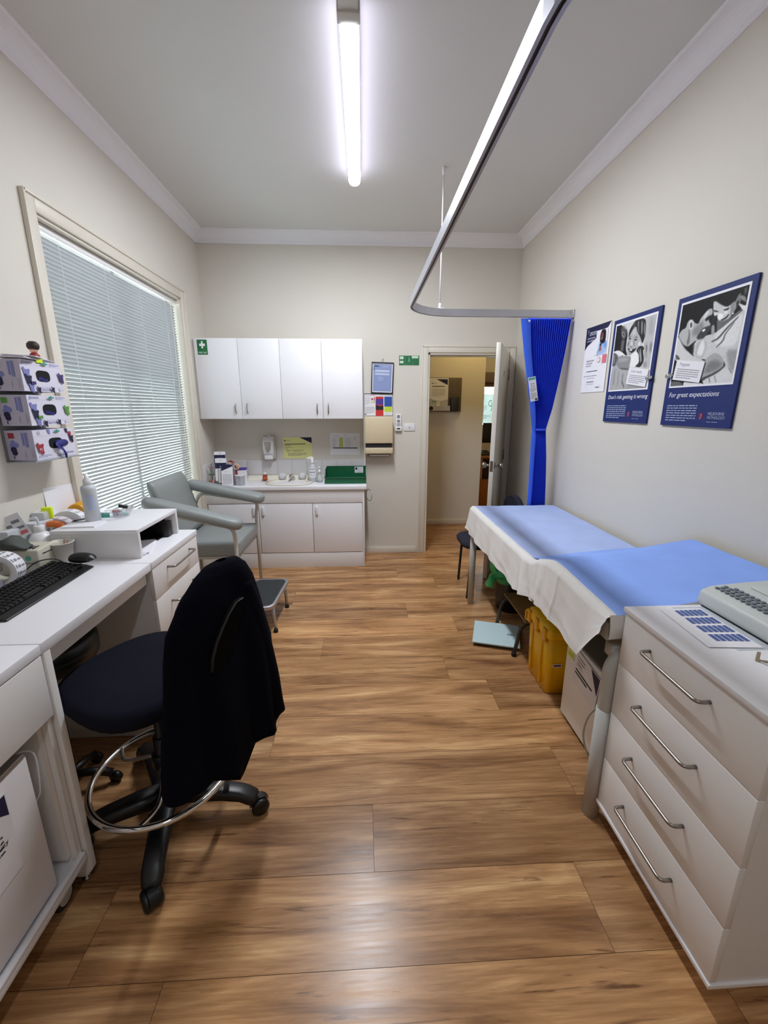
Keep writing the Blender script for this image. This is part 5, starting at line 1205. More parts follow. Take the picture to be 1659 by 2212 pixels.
small = [
 ([(-1,-1),(2,-1),(2,2),(-1,2)], 0.82, 0.01),
 ([(0.727,1.094),(1.075,1.034),(1.07,0.26),(0.791,0.301),(0.806,0.608)], 0.74, 0.0273),
 ([(0.808,0.634),(0.872,0.626),(0.908,0.435),(0.861,0.423)], 0.62, 0.0227),
 ([(0.934,0.624),(0.987,0.617),(0.994,0.49),(0.945,0.511)], 0.5, 0.0227),
 ([(0.852,0.602),(0.875,0.599),(0.887,0.534),(0.875,0.492)], 0.4, 0.0091),
 ([(0.846,0.969),(0.934,0.953),(0.963,0.744),(0.874,0.758)], 0.66, 0.0364),
 ([(0.832,0.359),(0.917,0.38),(0.931,0.291),(0.868,0.29)], 0.6, 0.0182),
 ([(-0.081,1.049),(0.109,1.01),(0.174,0.966),(0.279,0.926),(0.331,0.849),(0.338,0.78),(0.329,0.723),(0.336,0.606),(0.405,0.508),(0.336,0.523),(0.211,0.589),(0.114,0.618),(-0.023,0.609),(-0.032,0.647)], 0.1, 0.0073),
 ([(0.123,0.951),(0.184,0.97),(0.258,0.929),(0.313,0.875),(0.293,0.786),(0.257,0.756),(0.179,0.79)], 0.34, 0.0145),
 ([(0.194,0.974),(0.224,0.98),(0.285,0.925),(0.263,0.905)], 0.66, 0.0109),
 ([(0.168,0.891),(0.213,0.892),(0.258,0.849),(0.261,0.793),(0.214,0.8),(0.172,0.85)], 0.55, 0.0055),
 ([(0.19,0.877),(0.227,0.859),(0.246,0.82),(0.212,0.831)], 0.15, 0.0045),
 ([(0.189,0.771),(0.281,0.747),(0.267,0.673),(0.278,0.583),(0.185,0.605),(0.188,0.682)], 0.4, 0.0182),
 ([(0.366,0.784),(0.366,0.867),(0.42,0.936),(0.502,0.999),(0.594,1.009),(0.709,0.99),(0.76,0.959),(0.789,0.823),(0.793,0.738),(0.762,0.643),(0.73,0.652),(0.67,0.744),(0.585,0.822),(0.532,0.918),(0.455,0.875),(0.402,0.805),(0.384,0.772)], 0.17, 0.0064),
 ([(0.558,0.968),(0.59,0.989),(0.617,0.85),(0.653,0.79),(0.602,0.831)], 0.5, 0.0091),
 ([(0.651,0.967),(0.683,0.956),(0.718,0.781),(0.691,0.771)], 0.62, 0.0091),
 ([(0.722,0.939),(0.751,0.908),(0.795,0.769),(0.77,0.749),(0.736,0.831)], 0.5, 0.0091),
 ([(0.473,0.961),(0.498,0.978),(0.499,0.934),(0.452,0.887)], 0.4, 0.0073),
 ([(0.378,0.779),(0.409,0.815),(0.455,0.875),(0.514,0.913),(0.551,0.882),(0.585,0.822),(0.672,0.739),(0.727,0.672),(0.732,0.617),(0.652,0.592),(0.576,0.544),(0.481,0.526),(0.413,0.507),(0.374,0.602),(0.343,0.687),(0.369,0.73)], 0.7, 0.0064),
 ([(0.65,0.673),(0.709,0.671),(0.711,0.625),(0.646,0.613)], 0.88, 0.0127),
 ([(0.453,0.842),(0.525,0.886),(0.564,0.809),(0.495,0.791)], 0.78, 0.0182),
 ([(0.367,0.655),(0.383,0.716),(0.404,0.714),(0.399,0.651)], 0.45, 0.0109),
 ([(0.384,0.793),(0.435,0.793),(0.448,0.775),(0.394,0.777)], 0.45, 0.0073),
 ([(0.523,0.76),(0.599,0.763),(0.616,0.741),(0.537,0.744)], 0.45, 0.0073),
 ([(0.379,0.773),(0.436,0.756),(0.446,0.741),(0.391,0.745)], 0.1, 0.0045),
 ([(0.526,0.726),(0.59,0.724),(0.61,0.712),(0.566,0.705),(0.533,0.713)], 0.1, 0.0045),
 ([(0.451,0.707),(0.485,0.714),(0.512,0.643),(0.462,0.644)], 0.84, 0.0109),
 ([(0.517,0.705),(0.534,0.697),(0.554,0.632),(0.535,0.64)], 0.4, 0.0091),
 ([(0.429,0.643),(0.465,0.632),(0.51,0.631),(0.48,0.62)], 0.18, 0.0045),
 ([(0.38,0.626),(0.442,0.601),(0.527,0.585),(0.628,0.593),(0.577,0.551),(0.52,0.531),(0.477,0.542),(0.415,0.586)], 0.14, 0.0055),
 ([(0.429,0.602),(0.519,0.582),(0.502,0.564),(0.459,0.573)], 0.95, 0.0045),
 ([(0.436,0.543),(0.521,0.529),(0.485,0.509),(0.422,0.515)], 0.62, 0.0073),
 ([(0.738,0.621),(0.814,0.574),(0.815,0.498),(0.834,0.387),(0.754,0.559)], 0.92, 0.0073),
 ([(0.652,0.592),(0.694,0.61),(0.77,0.604),(0.818,0.56),(0.791,0.539),(0.848,0.386),(0.782,0.299),(0.63,0.328),(0.74,0.372),(0.695,0.494),(0.623,0.552)], 0.16, 0.0055),
 ([(0.709,0.573),(0.726,0.576),(0.792,0.39),(0.765,0.365)], 0.72, 0.0055),
 ([(0.673,0.563),(0.686,0.567),(0.739,0.451),(0.729,0.44)], 0.65, 0.0055),
 ([(0.491,0.485),(0.559,0.533),(0.636,0.539),(0.701,0.476),(0.719,0.368),(0.632,0.321),(0.552,0.318),(0.481,0.358),(0.487,0.416)], 0.92, 0.0064),
 ([(0.113,0.386),(0.122,0.49),(0.183,0.521),(0.361,0.507),(0.506,0.484),(0.508,0.414),(0.497,0.357),(0.494,0.283),(0.302,0.304),(0.192,0.342)], 0.56, 0.0082),
 ([(0.192,0.342),(0.302,0.304),(0.495,0.282),(0.487,0.31),(0.294,0.336)], 0.38, 0.0091),
 ([(0.169,0.486),(0.409,0.482),(0.463,0.43),(0.194,0.429)], 0.66, 0.0227),
 ([(-0.005,0.382),(-0.013,0.593),(0.079,0.574),(0.157,0.51),(0.121,0.447),(0.099,0.371)], 0.36, 0.0073),
 ([(0.008,0.556),(0.038,0.553),(0.057,0.421),(0.033,0.423)], 0.6, 0.0073),
 ([(-0.005,0.607),(0.125,0.619),(0.235,0.582),(0.345,0.518),(0.262,0.514),(0.178,0.54),(0.103,0.568)], 0.9, 0.0055),
 ([(0.248,0.527),(0.282,0.523),(0.28,0.509),(0.251,0.514)], 0.15, 0.0036),
 ([(-0.036,-0.059),(0.011,0.368),(0.128,0.371),(0.304,0.297),(0.521,0.278),(0.484,0.089),(0.5,-0.064)], 0.68, 0.0073),
 ([(0.08,0.325),(0.116,0.323),(0.126,0.082),(0.09,0.083)], 0.56, 0.0145),
 ([(0.205,0.286),(0.24,0.284),(0.247,0.066),(0.212,0.066)], 0.58, 0.0145),
 ([(0.326,0.248),(0.371,0.246),(0.36,0.062),(0.331,0.094)], 0.55, 0.0145),
 ([(0.331,0.138),(0.353,0.137),(0.433,0.036),(0.415,0.018)], 0.35, 0.0073),
 ([(0.5,-0.064),(0.479,0.09),(0.964,0.018),(1.031,-0.068)], 0.62, 0.0073)]
p1 = wposter(.411, .576, 1.874, 1.433, 'framed_poster', 'largest navy poster, lettered For great expectations, nearest on the right wall', 'For great expectations', 1.04, 'Pregnant', -.075, .202, '', big, 0, 1)
p2 = wposter(.409, .576, 2.396, 1.434, 'framed_poster', "navy poster lettered Don't risk getting it wrong, middle of the wall row", "Don't risk getting it wrong", 1.08, 'Great results', .080, .200, '', small, 0, 2)
for g, xx in ((p1, -.188), (p2, .183)):
    m = MB(); m.lathe([(.004, 0), (.011, .004), (.013, .012), (.009, .018)], seg=16, M=Matrix.Translation((xx, -.012, .232)) @ Matrix.Rotation(PI / 2, 4, 'X')).lathe([(.004, 0), (.009, .004), (.009, .012)], seg=14, M=Matrix.Translation((xx + .018, -.012, .234)) @ Matrix.Rotation(PI / 2, 4, 'X'))
    part('clip_stud', m, CHROME, g, world=False)
pp = thing('paper_poster', 'thin white paper poster with a navy corner, farthest left on the right wall', 'poster', (XR, 2.787, 1.614), -PI / 2)
m = sheet(.287, .41, [('p', 1, [(0, .66), (.1, .72), (.55, .84), (.9, .93), (1, 1), (0, 1)]), ('t', 2, 'MELBOURNE', .16, .90, .0145), ('t', 2, 'PATHOLOGY', .16, .87, .0145), ('l', 2, .08, .90, .11, .97, 3), ('t', 2, 'Online booking', .08, .82, .017, .9, .1), ('t', 2, 'now available', .08, .78, .017, .9, .1),
    ('t', 3, 'Need a blood test', .14, .475, .0155, .8), ('t', 3, "but don't know", .14, .437, .0155, .8), ('t', 3, 'who to ask?', .14, .399, .0155, .8), ('c', 6, .66, .48, .06), ('c', 0, .66, .48, .05), ('r', 4, .80, .42, 1 - .04, .54), ('l', 3, .2, .31, .85, .335, 1), ('l', 5, .1, .24, .9, .27, 1), ('l', 5, .25, .21, .7, .23, 1), ('l', 3, .25, .15, .68, .175, 1), ('l', 5, .25, .12, .68, .14, 1), ('l', 3, .66, .06, .88, .085, 1)], [PAPER], t=.0004)
m.xf(Matrix.Translation((0, -.004, 0)))
part('printed_sheet', m, [PAPER, NAVYI, WINK, INK, PINKI, INKL, REDI], pp, world=False)
me = picture(.13, .15, 40, 46, [
    ([(0, 0), (1, 0), (1, 1), (0, 1)], (.90, .90, .93), .01),
    ([(.2, .0), (.3, .5), (.5, .58), (.8, .56), (.98, .4), (.95, .0)], (.62, .74, .90), .05), ([(.7, .3), (.8, .55), (.98, .45), (.98, .2)], (.45, .62, .88), .04),
    ([(.38, .5), (.34, .8), (.44, .98), (.66, 1), (.82, .9), (.86, .6), (.80, .46), (.6, .42)], (.10, .05, .06), .03),
    ([(.44, .62), (.42, .80), (.52, .90), (.62, .84), (.63, .66), (.54, .56)], (.50, .30, .24), .03), ([(.46, .65), (.56, .64), (.52, .61)], (.9, .85, .85), .01),
    ([(.40, .34), (.38, .44), (.52, .46), (.54, .34)], (.08, .09, .12), .02), ([(.34, .14), (.38, .34), (.54, .36), (.60, .16)], (.62, .40, .32), .03), ([(.2, .0), (.24, .2), (.3, .2), (.3, 0)], (.55, .6, .7), .04),
    ], .9, 4)
po = bpy.data.objects.new('photo_print', me); COL.objects.link(po); po.parent = pp; po.location = (.055, -.0062, .225)

# ------------------------------------------------------------------ drawer unit at the near right
DX = .856
dr = thing('drawer_unit', 'white four-drawer unit with long steel bar handles at the near right', 'drawers', (1.18, .96, 0))
part('top', MB().box(DX - .006, XR - .003, .690, 1.222, .868, .884, 0, .0015), LAM, dr)
part('carcass', MB().box(DX + .020, XR - .01, .700, 1.214, .105, .868), LAMC, dr)
part('base_board', MB().box(DX - .004, XR - .01, .694, 1.220, .090, .104, 0, .0015), LAM, dr)
part('plinth', MB().box(DX + .09, XR - .01, .76, 1.16, 0, .09), LAMG, dr)
zz = [.866, .680, .485, .293, .106]
for i in range(4):
    d = part('drawer', MB().box(DX, DX + .018, .698, 1.216, zz[i + 1] + .0012, zz[i] - .0012, 0, .0012), LAMC, dr)
    hz = (.806, .610, .414, .220)[i]
    part('handle', pull(DX, .858, 1.083, hz, -1, .034, .0052), STEEL, d)
# ECG machine
ec = thing('ecg_machine', 'pale grey ECG machine with a dark keypad on the right drawer unit', 'ECG machine', (1.28, 1.07, .884))
EX, EY0, EY1 = 1.095, .86, 1.226
m = MB(); m.prism([(EX + .01, .888), (EX, .900), (EX + .006, .938), (EX + .04, .952), (EX + .16, .962), (EX + .36, .972), (EX + .37, .888)], 'y', EY0, EY1, 0, False, .008)
part('body', m, mat('ecg_grey_shell', '#C2C6C4', .5, var=.01), ec)
part('base_gasket', MB().box(EX + .012, EX + .36, EY0 + .01, EY1 - .01, .884, .890), INK, ec)
m = MB(); KP = mat('grey_keypad', '#6E7680', .5)
for r in range(4):
    for q in range(15):
        if r == 3 and q < 1: continue
        x0 = EX + .040 + r * .0145; y0_ = EY1 - .028 - q * .0185 - (r % 2) * .004
        zt = .9525 + r * .0012
        m.lathe([(.0062, 0), (.0066, .0025), (.0058, .0040)], x0, y0_, zt, 10)
part('keypad', m, KP, ec, stuff=True)
m = MB(); m.prism([(EX + .13, .9605), (EX + .30, .9695), (EX + .30, .9725), (EX + .13, .9635)], 'y', EY1 - .25, EY1 - .05, 0, False, .001)
part('flap', m, mat('ecg_grey_shell', '#C2C6C4', .5), ec)
def onslope(x): return .962 + (x - EX - .16) * .05
m = MB()
for (x0, x1, y0_, y1, mi) in ((1.315, 1.36, 1.135, 1.18, 0), (1.325, 1.345, 1.145, 1.168, 1), (1.31, 1.345, 1.095, 1.13, 0), (1.28, 1.36, 1.0, 1.09, 2)):
    m.quad([(x0, y0_, onslope(x0) + .0012 + .0004 * mi), (x1, y0_, onslope(x1) + .0012 + .0004 * mi), (x1, y1, onslope(x1) + .0012 + .0004 * mi), (x0, y1, onslope(x0) + .0012 + .0004 * mi)], mi)
part('sticker', m, [ORANGE, PAPER, LIME], ec)
# sheet of blue labels, plastic sleeve beside it
m = MB(); C0 = [(.950, 1.192), (.930, .972), (1.08, .962), (1.085, 1.195)]
m.quad([(C0[0][0], C0[0][1], .8855), (C0[1][0], C0[1][1], .887), (C0[2][0], C0[2][1], .886), (C0[3][0], C0[3][1], .8855)], 0)
def bil(u, v, z):
    P = [Vector((x, y, z)) for x, y in C0]; return P[0] * (1 - u) * (1 - v) + P[3] * u * (1 - v) + P[2] * u * v + P[1] * (1 - u) * v
for rr_ in range(4):
    for k in range(6):
        for s__ in range(5):
            u0 = .30 + k * .11; v0 = .06 + rr_ * .215 + s__ * .032
            m.quad([bil(u0, v0, .8876), bil(u0 + .088, v0, .8876), bil(u0 + .088, v0 + .024, .8876), bil(u0, v0 + .024, .8876)], 1)
single('label_sheet', m, [PAPER, mat('blue_label_print', '#4A64A8', .6)], 'white sheet of small blue labels on the right drawer unit', 'label sheet')
m = MB(); m.box(1.0, 1.13, .955, 1.205, .8842, .8849); single('plastic_sleeve', m, CLEAR, 'clear plastic sleeve between the label sheet and the ECG machine', 'sleeve')
lw = thing('lead_clip', 'small beige electrode clip on a pale wire near the drawer unit edge', 'clip', (1.01, .915, .884))
m = MB(); m.prism([(.0, 0), (.012, .0), (.008, .014), (.004, .026), (.0, .012)], 'y', -.004, .004, 0, False, .001); m.xf(Matrix.Translation((1.005, .905, .885)) @ Matrix.Rotation(.8, 4, 'Z'))
m.tube([(1.008, .905, .887), (1.028, .90, .886)], .003, 6)
part('clip', m, mat('beige_clip', '#A89A82', .4), lw)
part('wire', MB().tube(smooth_path([(1.01, .90, .887), (1.02, .88, .886), (1.045, .865, .886), (1.08, .86, .886), (1.14, .875, .886), (1.2, .85, .886)], 6), .0018, 6), PGREYL, lw)

# ------------------------------------------------------------------ couch with its sheets
cb = thing('treatment_couch', 'grey steel-framed treatment couch along the right wall', 'couch', (1.14, 2.15, 0))
for (lx, ly, tp) in ((.838, 3.035, .70), (1.44, 3.035, .70), (1.44, 1.262, .70)):
    part('leg', MB().cyl((lx, ly, 0), (lx, ly, tp), .024, 20), PGREY, cb)
m = MB(); m.tube(fillet([(.858, 1.252, 0), (.858, 1.252, .64), (.90, 1.262, .69), (1.40, 1.262, .69)], .09, 8), .027, 20)
part('leg', m, PGREY, cb)
part('leg_sleeve', MB().cyl((.858, 1.252, 0), (.858, 1.252, .47), .0295, 20), PGREY, cb)
m = MB(); m.box(.82, .86, 1.5, 3.06, .655, .70, 0, .004).box(1.42, 1.46, 1.25, 3.06, .655, .70, 0, .004).box(.82, 1.46, 3.02, 3.06, .655, .70, 0, .004).box(.86, 1.42, 1.26, 1.31, .66, .71, 0, .006)
part('frame', m, PGREY, cb)
part('mattress', MB().box(.825, 1.455, 1.95, 3.08, .70, .772, 0, .015, 3), mat('cream_vinyl', '#B9B5A8', .5), cb)
m = MB(); m.loft([[(.83, y, z - .075), (1.45, y, z - .075 + .02), (1.45, y, z - .01 + .03), (1.43, y, z + .03), (.86, y, z), (.83, y, z - .012)] for y, z in ((1.26, .812), (1.5, .826), (1.7, .838), (1.80, .81), (1.92, .775))], 0, False)
part('headrest', m, mat('cream_vinyl', '#B9B5A8', .5), cb)

rs = random.Random(21)
def gnoise(seed, n=8):
    r = random.Random(seed); W = [(r.uniform(3, 16), r.uniform(3, 16), r.uniform(0, 6), r.uniform(.3, 1)) for _ in range(n)]
    return lambda x, y: sum(a_ * math.sin(fx * x + fy * y + p_) for fx, fy, p_, a_ in W) / n
N1, N2 = gnoise(5), gnoise(9)
def hz(x, y):   # height of the couch surface under the sheets
    if y > 1.97: base_ = .782
    else:
        t = min(1, (1.97 - y) / .30); t = t * t * (3 - 2 * t); base_ = .782 + t * .07 - max(0, 1.62 - y) * .06
    side = max(0, (x - .9) / .55)
    if y < 2.08: base_ += .085 * side * min(1, (2.08 - y) / .35)
    if y < 1.62: base_ += .02 * side * (1.62 - y) / .3
    return base_
def drape(y0, y1, ny, hem, top_lift, xin, x1, seed, blue_in, xb, bunch=lambda y, u: 0):
    """one disposable sheet: blue middle on top, white border hanging over the left side; returns (blue, white) meshes"""
    ns_ = 22; nf = 16; NN = gnoise(seed)
    top, bord = [], []
    for j in range(ny + 1):
        y = y0 + (y1 - y0) * j / ny; rt = []; rb = []
        for i in range(ns_ + 1):
            x = xb + (x1 - xb) * i / ns_
            rt.append((x, y, hz(x, y) + top_lift + .0035 * NN(x * 3, y * 2)))
        # border: on top from xb out to the edge, then down to the hem with folds
        H = hem(y); xe = .818
        for i in range(5):
            x = xb - (xb - xe - .008) * i / 4; rb.append((x, y, hz(max(x, .83), y) + top_lift + .0035 * NN(x * 3, y * 2) - (.004 if i == 4 else 0)))
        zt = hz(.83, y) + top_lift
        for i in range(1, nf + 1):
            u = i / nf; zz_ = zt - .006 - (zt - .006 - H) * u
            fold = (.006 * math.sin(y * 17 + seed) + .003 * math.sin(y * 37 + 2 * u)) * u + .006 * NN(y * 2, u * 2) * u
            fold += bunch(y, u)
            rb.append((xe - .004 - .028 * u + fold, y + .006 * math.sin(9 * u + y * 8) * u, zz_))
        top.append(rt); bord.append(rb)
    A, B_ = MB(), MB()
    A.loft(top, 0, True, False, False); B_.loft(bord, 0, True, False, False)
    return A, B_
# near end is lower on the hem and bunches where the two sheets meet
hem1 = lambda y: .590 + .002 * math.sin(y * 9) + (.16 * (2.02 - y) if y < 2.02 else 0) + (.02 if y > 3.0 else 0)
A, B_ = drape(1.79, 3.088, 150, hem1, .003, .84, 1.462, 2, 0, .848, lambda y, u: .016 * u * math.exp(-((y - 1.93) / .09) ** 2) * math.sin(y * 62 + 5 * u) - sum(.0022 * math.exp(-((y - q) / .006) ** 2) for q in (2.28, 2.62)))
s1 = thing('couch_sheet', 'pale blue and white disposable sheet over the far flat part of the couch', 'sheet', (1.1, 2.5, .6))
BLF = mat('pale_blue_sheet', '#A9BAE6', .9, var=.13, scale=6, bump=.5, bscale=14)
BLN = mat('bright_blue_sheet', '#8AAAF2', .9, var=.15, scale=6, bump=.5, bscale=13)
WSH = mat('white_border_sheet', '#DDDAD7', .85, var=.04, scale=12, bump=.35, bscale=22)
part('blue_centre', A, BLF, s1); part('white_border', B_, WSH, s1)
m = MB()  # far end turned down
m.loft([[(.82 + .642 * i / 16, 3.087 + .010 * u, .783 - .06 * u - .004 * (1 if i == 0 else 0)) for i in range(17)] for u in (0, .3, .6, 1)], 0, True, False, False)
part('end_fold', m, WSH, s1)
hem2 = lambda y: .646 - (1.845 - y) * .044 if y > 1.345 else .624 + (1.345 - y) * 1.45
A, B_ = drape(1.245, 1.845, 90, hem2, .010, .84, 1.462, 7, 0, .846, lambda y, u: .013 * u * (1 - .5 * u) * math.exp(-((y - 1.77) / .08) ** 2) * math.sin(y * 70 + 3 * u) - .005 * math.exp(-((y - 1.60) / .007) ** 2))
s2 = thing('couch_sheet', 'brighter blue and white disposable sheet draped over the raised near end of the couch', 'sheet', (1.1, 1.5, .6))
part('blue_centre', A, BLN, s2)
part('white_border', B_, WSH, s2)
# back edge of the near sheet rising from the fold; its near end hangs over the couch end
m = MB(); rings = []
for u in (0, .25, .5, .75, 1):
    rings.append([(.845 + .617 * i / 20, 1.845 + .10 * u + .10 * (i / 20) * u, hz(.845 + .617 * i / 20, 1.845 + .10 * u + .1 * (i / 20) * u) + .010 - .004 * u) for i in range(21)])
m.loft(rings, 0, True, False, False); part('folded_back_edge', m, BLN, s2)
m = MB(); rings = []
for u in (0, .2, .4, .6, .8, 1):
    rings.append([(.822 + .64 * i / 20 + .004 * math.sin(i) * u, 1.245 - .012 * math.sin(u * 2.2) + .006 * math.sin(i * .9) * u, hz(.83 + .62 * i / 20, 1.245) + .010 - .085 * u) for i in range(21)])
m.loft(rings, 0, True, False, False); part('hanging_end', m, WSH, s2)

# ------------------------------------------------------------------ things under the couch
# clinical scales
sc = thing('bathroom_scales', 'pale glass bathroom scales on the floor under the couch edge', 'scales', (.885, 2.518, 0), math.radians(-18))
m = MB(); m.prism(rrect(-.15, .15, -.145, .145, .006), 'z', .024, .032); part('glass_top', m, mat('pale_blue_glass', '#C4DCE0', .12, var=.01), sc, world=False)
m = MB(); m.box(-.14, .14, -.135, .135, .010, .024)
for sx in (-.11, .11):
    for sy in (-.11, .11): m.lathe([(.018, 0), (.018, .012)], sx, sy, 0, 12)
part('underside', m, BLACKP, sc, world=False)
part('display', MB().box(.07, .115, -.01, .02, .0318, .0326), mat('lcd_grey', '#9FB4B6', .2), sc, world=False)
m = MB()
m.merge(text_bm('0.0', -.013, -.008, .022, 1, 0, 'LEFT', 0, 0)); m.xf(Matrix.Translation((.09, .004, .0330)) @ Matrix.Rotation(-PI / 2, 4, 'X')); part('digits', m, INK, sc, world=False)
# step stool under the couch
ss = thing('wooden_step', 'brown timber footstep with bent dark tube legs under the couch', 'step stool', (1.15, 2.53, 0))
part('step_board', MB().box(1.0, 1.30, 2.325, 2.745, .205, .222, 0, .004), WOODD, ss)
for y in (2.36, 2.72):
    m = MB(); m.tube(fillet([(1.26, y, .195), (.985, y - .005, .195), (.930, y - .06, .0)], .075, 8), .012, 12).lathe([(.015, 0), (.016, .022), (.013, .026)], .930, y - .06, 0, 14, 1)
    part('leg', m, [TUBED, RUBBER], ss)
    m = MB(); m.tube(fillet([(1.04, y, .195), (1.315, y, .195), (1.36, y, .0)], .075, 8), .012, 12)
    part('leg', m, [TUBED, RUBBER], ss)
# black bin with green liner
bn = thing('waste_bin', 'black waste bin with a knotted green liner under the couch', 'bin', (1.135, 2.95, 0))
part('bin', MB().lathe([(.105, 0), (.115, .01), (.135, .30), (.14, .305), (.132, .30), (.112, .012)], 1.135, 2.95, 0, 32), BLACKP, bn)
m = MB(); rings = []; NB = gnoise(33, 10)
for (r_, z, ox, oy) in ((.138, .24, 0, 0), (.146, .29, 0, 0), (.142, .33, 0, 0), (.125, .37, -.01, 0), (.10, .405, -.02, -.01), (.07, .43, -.035, -.02), (.02, .44, -.05, -.02)):
    rings.append([(1.135 + ox + (r_ + .014 * NB(math.cos(q) * 3, math.sin(q) * 3 + z * 6) + .006 * math.sin(9 * q)) * math.cos(q), 2.95 + oy + (r_ + .008 * math.sin(11 * q + z * 30)) * math.sin(q), z + .008 * math.sin(3 * q)) for q in [k / 40 * 2 * PI for k in range(40)]])
m.loft(rings, 0, True, True, True)
part('liner', m, BAGC, bn)
m = MB(); rings = []
for k, (x, z, r_) in enumerate(((1.04, .36, .085), (1.00, .345, .06), (.972, .32, .036), (.955, .305, .026), (.94, .285, .045), (.925, .262, .052), (.915, .252, .03))):
    rings.append([(x + .3 * r_ * math.sin(q * 2), 2.86 + r_ * (1 + .25 * math.sin(5 * q + k)) * math.cos(q), z + r_ * (1 + .2 * math.sin(4 * q + k)) * math.sin(q)) for q in [j_ / 20 * 2 * PI for j_ in range(20)]])
m.loft(rings, 0); rings = []
for k, (x, z, r_) in enumerate(((.985, .32, .03), (.962, .355, .045), (.95, .395, .055), (.948, .43, .03))):
    rings.append([(x + .3 * r_ * math.sin(q * 2), 2.87 + r_ * (1 + .25 * math.sin(5 * q + k)) * math.cos(q), z + r_ * math.sin(q)) for q in [j_ / 20 * 2 * PI for j_ in range(20)]])
m.loft(rings, 0)
part('knotted_tail', m, mat('green_bag_bunched', '#44C67C', .35, var=.15, scale=40, alpha=.8), bn)
# yellow clinical waste container
yc = thing('sharps_container', 'tall yellow clinical waste container under the couch', 'container', (1.1, 2.06, 0))
yx0, yx1, yy0, yy1 = .962, 1.23, 1.925, 2.205
def rprism(x0, x1, y0, y1, z0, z1, r, mi=0, taper=0):
    a_ = rrect(x0 + taper, x1 - taper, y0 + taper, y1 - taper, r); b_ = rrect(x0, x1, y0, y1, r)
    mb = MB(); mb.loft([[(u, v, z0) for u, v in a_], [(u, v, z1) for u, v in b_]], mi, True); return mb
m = rprism(yx0, yx1, yy0, yy1, .004, .345, .03, 0, .010); part('bin', m, YEL, yc)
m = MB()
for y in (2.0, 2.13): m.box(yx0 - .004, yx0 + .01, y - .008, y + .008, .03, .33, 0, .003)
part('rib', m, YELD, yc)
m = MB(); m.loft([[(u, v, z) for u, v in rrect(yx0 - d, yx1 + d, yy0 - d, yy1 + d, .03)] for d, z in ((.008, .335), (.010, .345), (.010, .37), (.004, .385), (-.02, .398), (-.05, .402))], 0)
ld = part('lid', m, YEL, yc)
part('flap', MB().box(1.02, 1.17, 1.96, 2.12, .400, .410, 0, .004), BLACKP, ld)
m = MB()
for y in (1.96, 2.065, 2.17): part('latch', MB().box(yx0 - .018, yx0 - .004, y - .02, y + .02, .31, .385, 0, .004), YELD, yc)
part('handle', MB().tube(fillet([(yx0 - .006, 2.19, .315), (yx0 - .018, 2.205, .305), (yx0 - .018, 2.205, .365), (yx0 - .006, 2.19, .375)], .012, 4), .005, 8), YEL, yc)
m = sheet(.05, .02, [('r', 1, .1, .3, .9, .7)], [PAPER]); m.xf(Matrix.Translation((1.02, yy0 - .001, .17))); part('small_tag', m, [PAPER, INK], yc)
# white cabinet/box with the taped notice
wb = thing('equipment_box', 'tall white equipment box with a taped notice under the near end of the couch', 'box', (1.15, 1.64, 0))
part('body', MB().box(.985, 1.32, 1.45, 1.785, .022, .44, 0, .006), mat('box_off_white', '#EEEDEA', .45, var=.01), wb)
part('base', MB().box(1.0, 1.3, 1.47, 1.76, 0, .024), INK, wb)
part('top_grille', MB().box(.99, 1.30, 1.47, 1.77, .44, .452, 0, .003), mat('mid_grey_plastic', '#6E6C66', .5), wb)
m = sheet(.20, .17, [('p', 1, [(.98, .98), (.62, .98), (.98, .45)]), ('l', 2, .08, .55, .5, .62, 1), ('r', 3, .08, .42, .8, .47), ('r', 3, .08, .32, .6, .37), ('l', 2, .1, .6, .4, .9, 3)], [PAPER], t=.0008)
m.xf(Matrix.Translation((.978, 1.60, .255)) @ Matrix.Rotation(-PI / 2, 4, 'Z') @ Matrix.Rotation(.12, 4, 'Y'))
part('taped_notice', m, [PAPER, NAVYI, INKG, INK], wb)
m = sheet(.06, .06, [('r', 1, .1, .15, .9, .5)], [YELP]); m.xf(Matrix.Translation((.983, 1.74, .35)) @ Matrix.Rotation(-PI / 2, 4, 'Z')); part('yellow_label', m, [YELP, LIME], wb)
m = MB(); m.tube(smooth_path([(.905, 1.25, .50), (.87, 1.285, .46), (.845, 1.32, .38), (.84, 1.33, .28), (.86, 1.30, .20), (.90, 1.25, .17), (.95, 1.24, .16)], 8), .004, 8)
single('power_cord', m, mat('beige_cord', '#A39C88', .5), 'beige power cord looping beside the near couch leg', 'cord')

# ------------------------------------------------------------------ visitor chair beyond the couch
vc = thing('visitor_chair', 'small navy upholstered chair behind the far end of the couch', 'chair', (1.03, 3.36, 0))
m = MB(); m.loft([[(u, v, z) for u, v in rrect(.795 + d, 1.21 - d, 3.12 + d, 3.54 - d, .12 - d)] for d, z in ((.03, .405), (.005, .415), (0, .44), (.012, .455), (.05, .460))], 0)
part('seat', m, NAVYCH, vc)
m = MB(); m.loft([[(1.27 + .05 * (z - .5) + dx, 3.40 + w_ * math.cos(q), z0_ + h_ * math.sin(q)) for q in [k / 24 * 2 * PI for k in range(24)]] for dx, w_, h_, z0_, z in ((-.02, .17, .12, .66, .6), (-.03, .19, .135, .66, .6), (.0, .20, .14, .66, .6), (.02, .19, .135, .66, .6), (.03, .15, .10, .66, .6))], 0)
part('backrest', m, NAVYCH, vc)
for (x, y) in ((.845, 3.13), (.86, 3.52), (1.19, 3.13), (1.19, 3.52)):
    part('leg', MB().cyl((x - .01, y, 0), (x + .01, y, .41), .011, 12), BLACKP, vc)
part('back_support', MB().tube(fillet([(1.05, 3.33, .40), (1.25, 3.36, .40), (1.30, 3.38, .62)], .06, 5), .012, 10), BLACKP, vc)
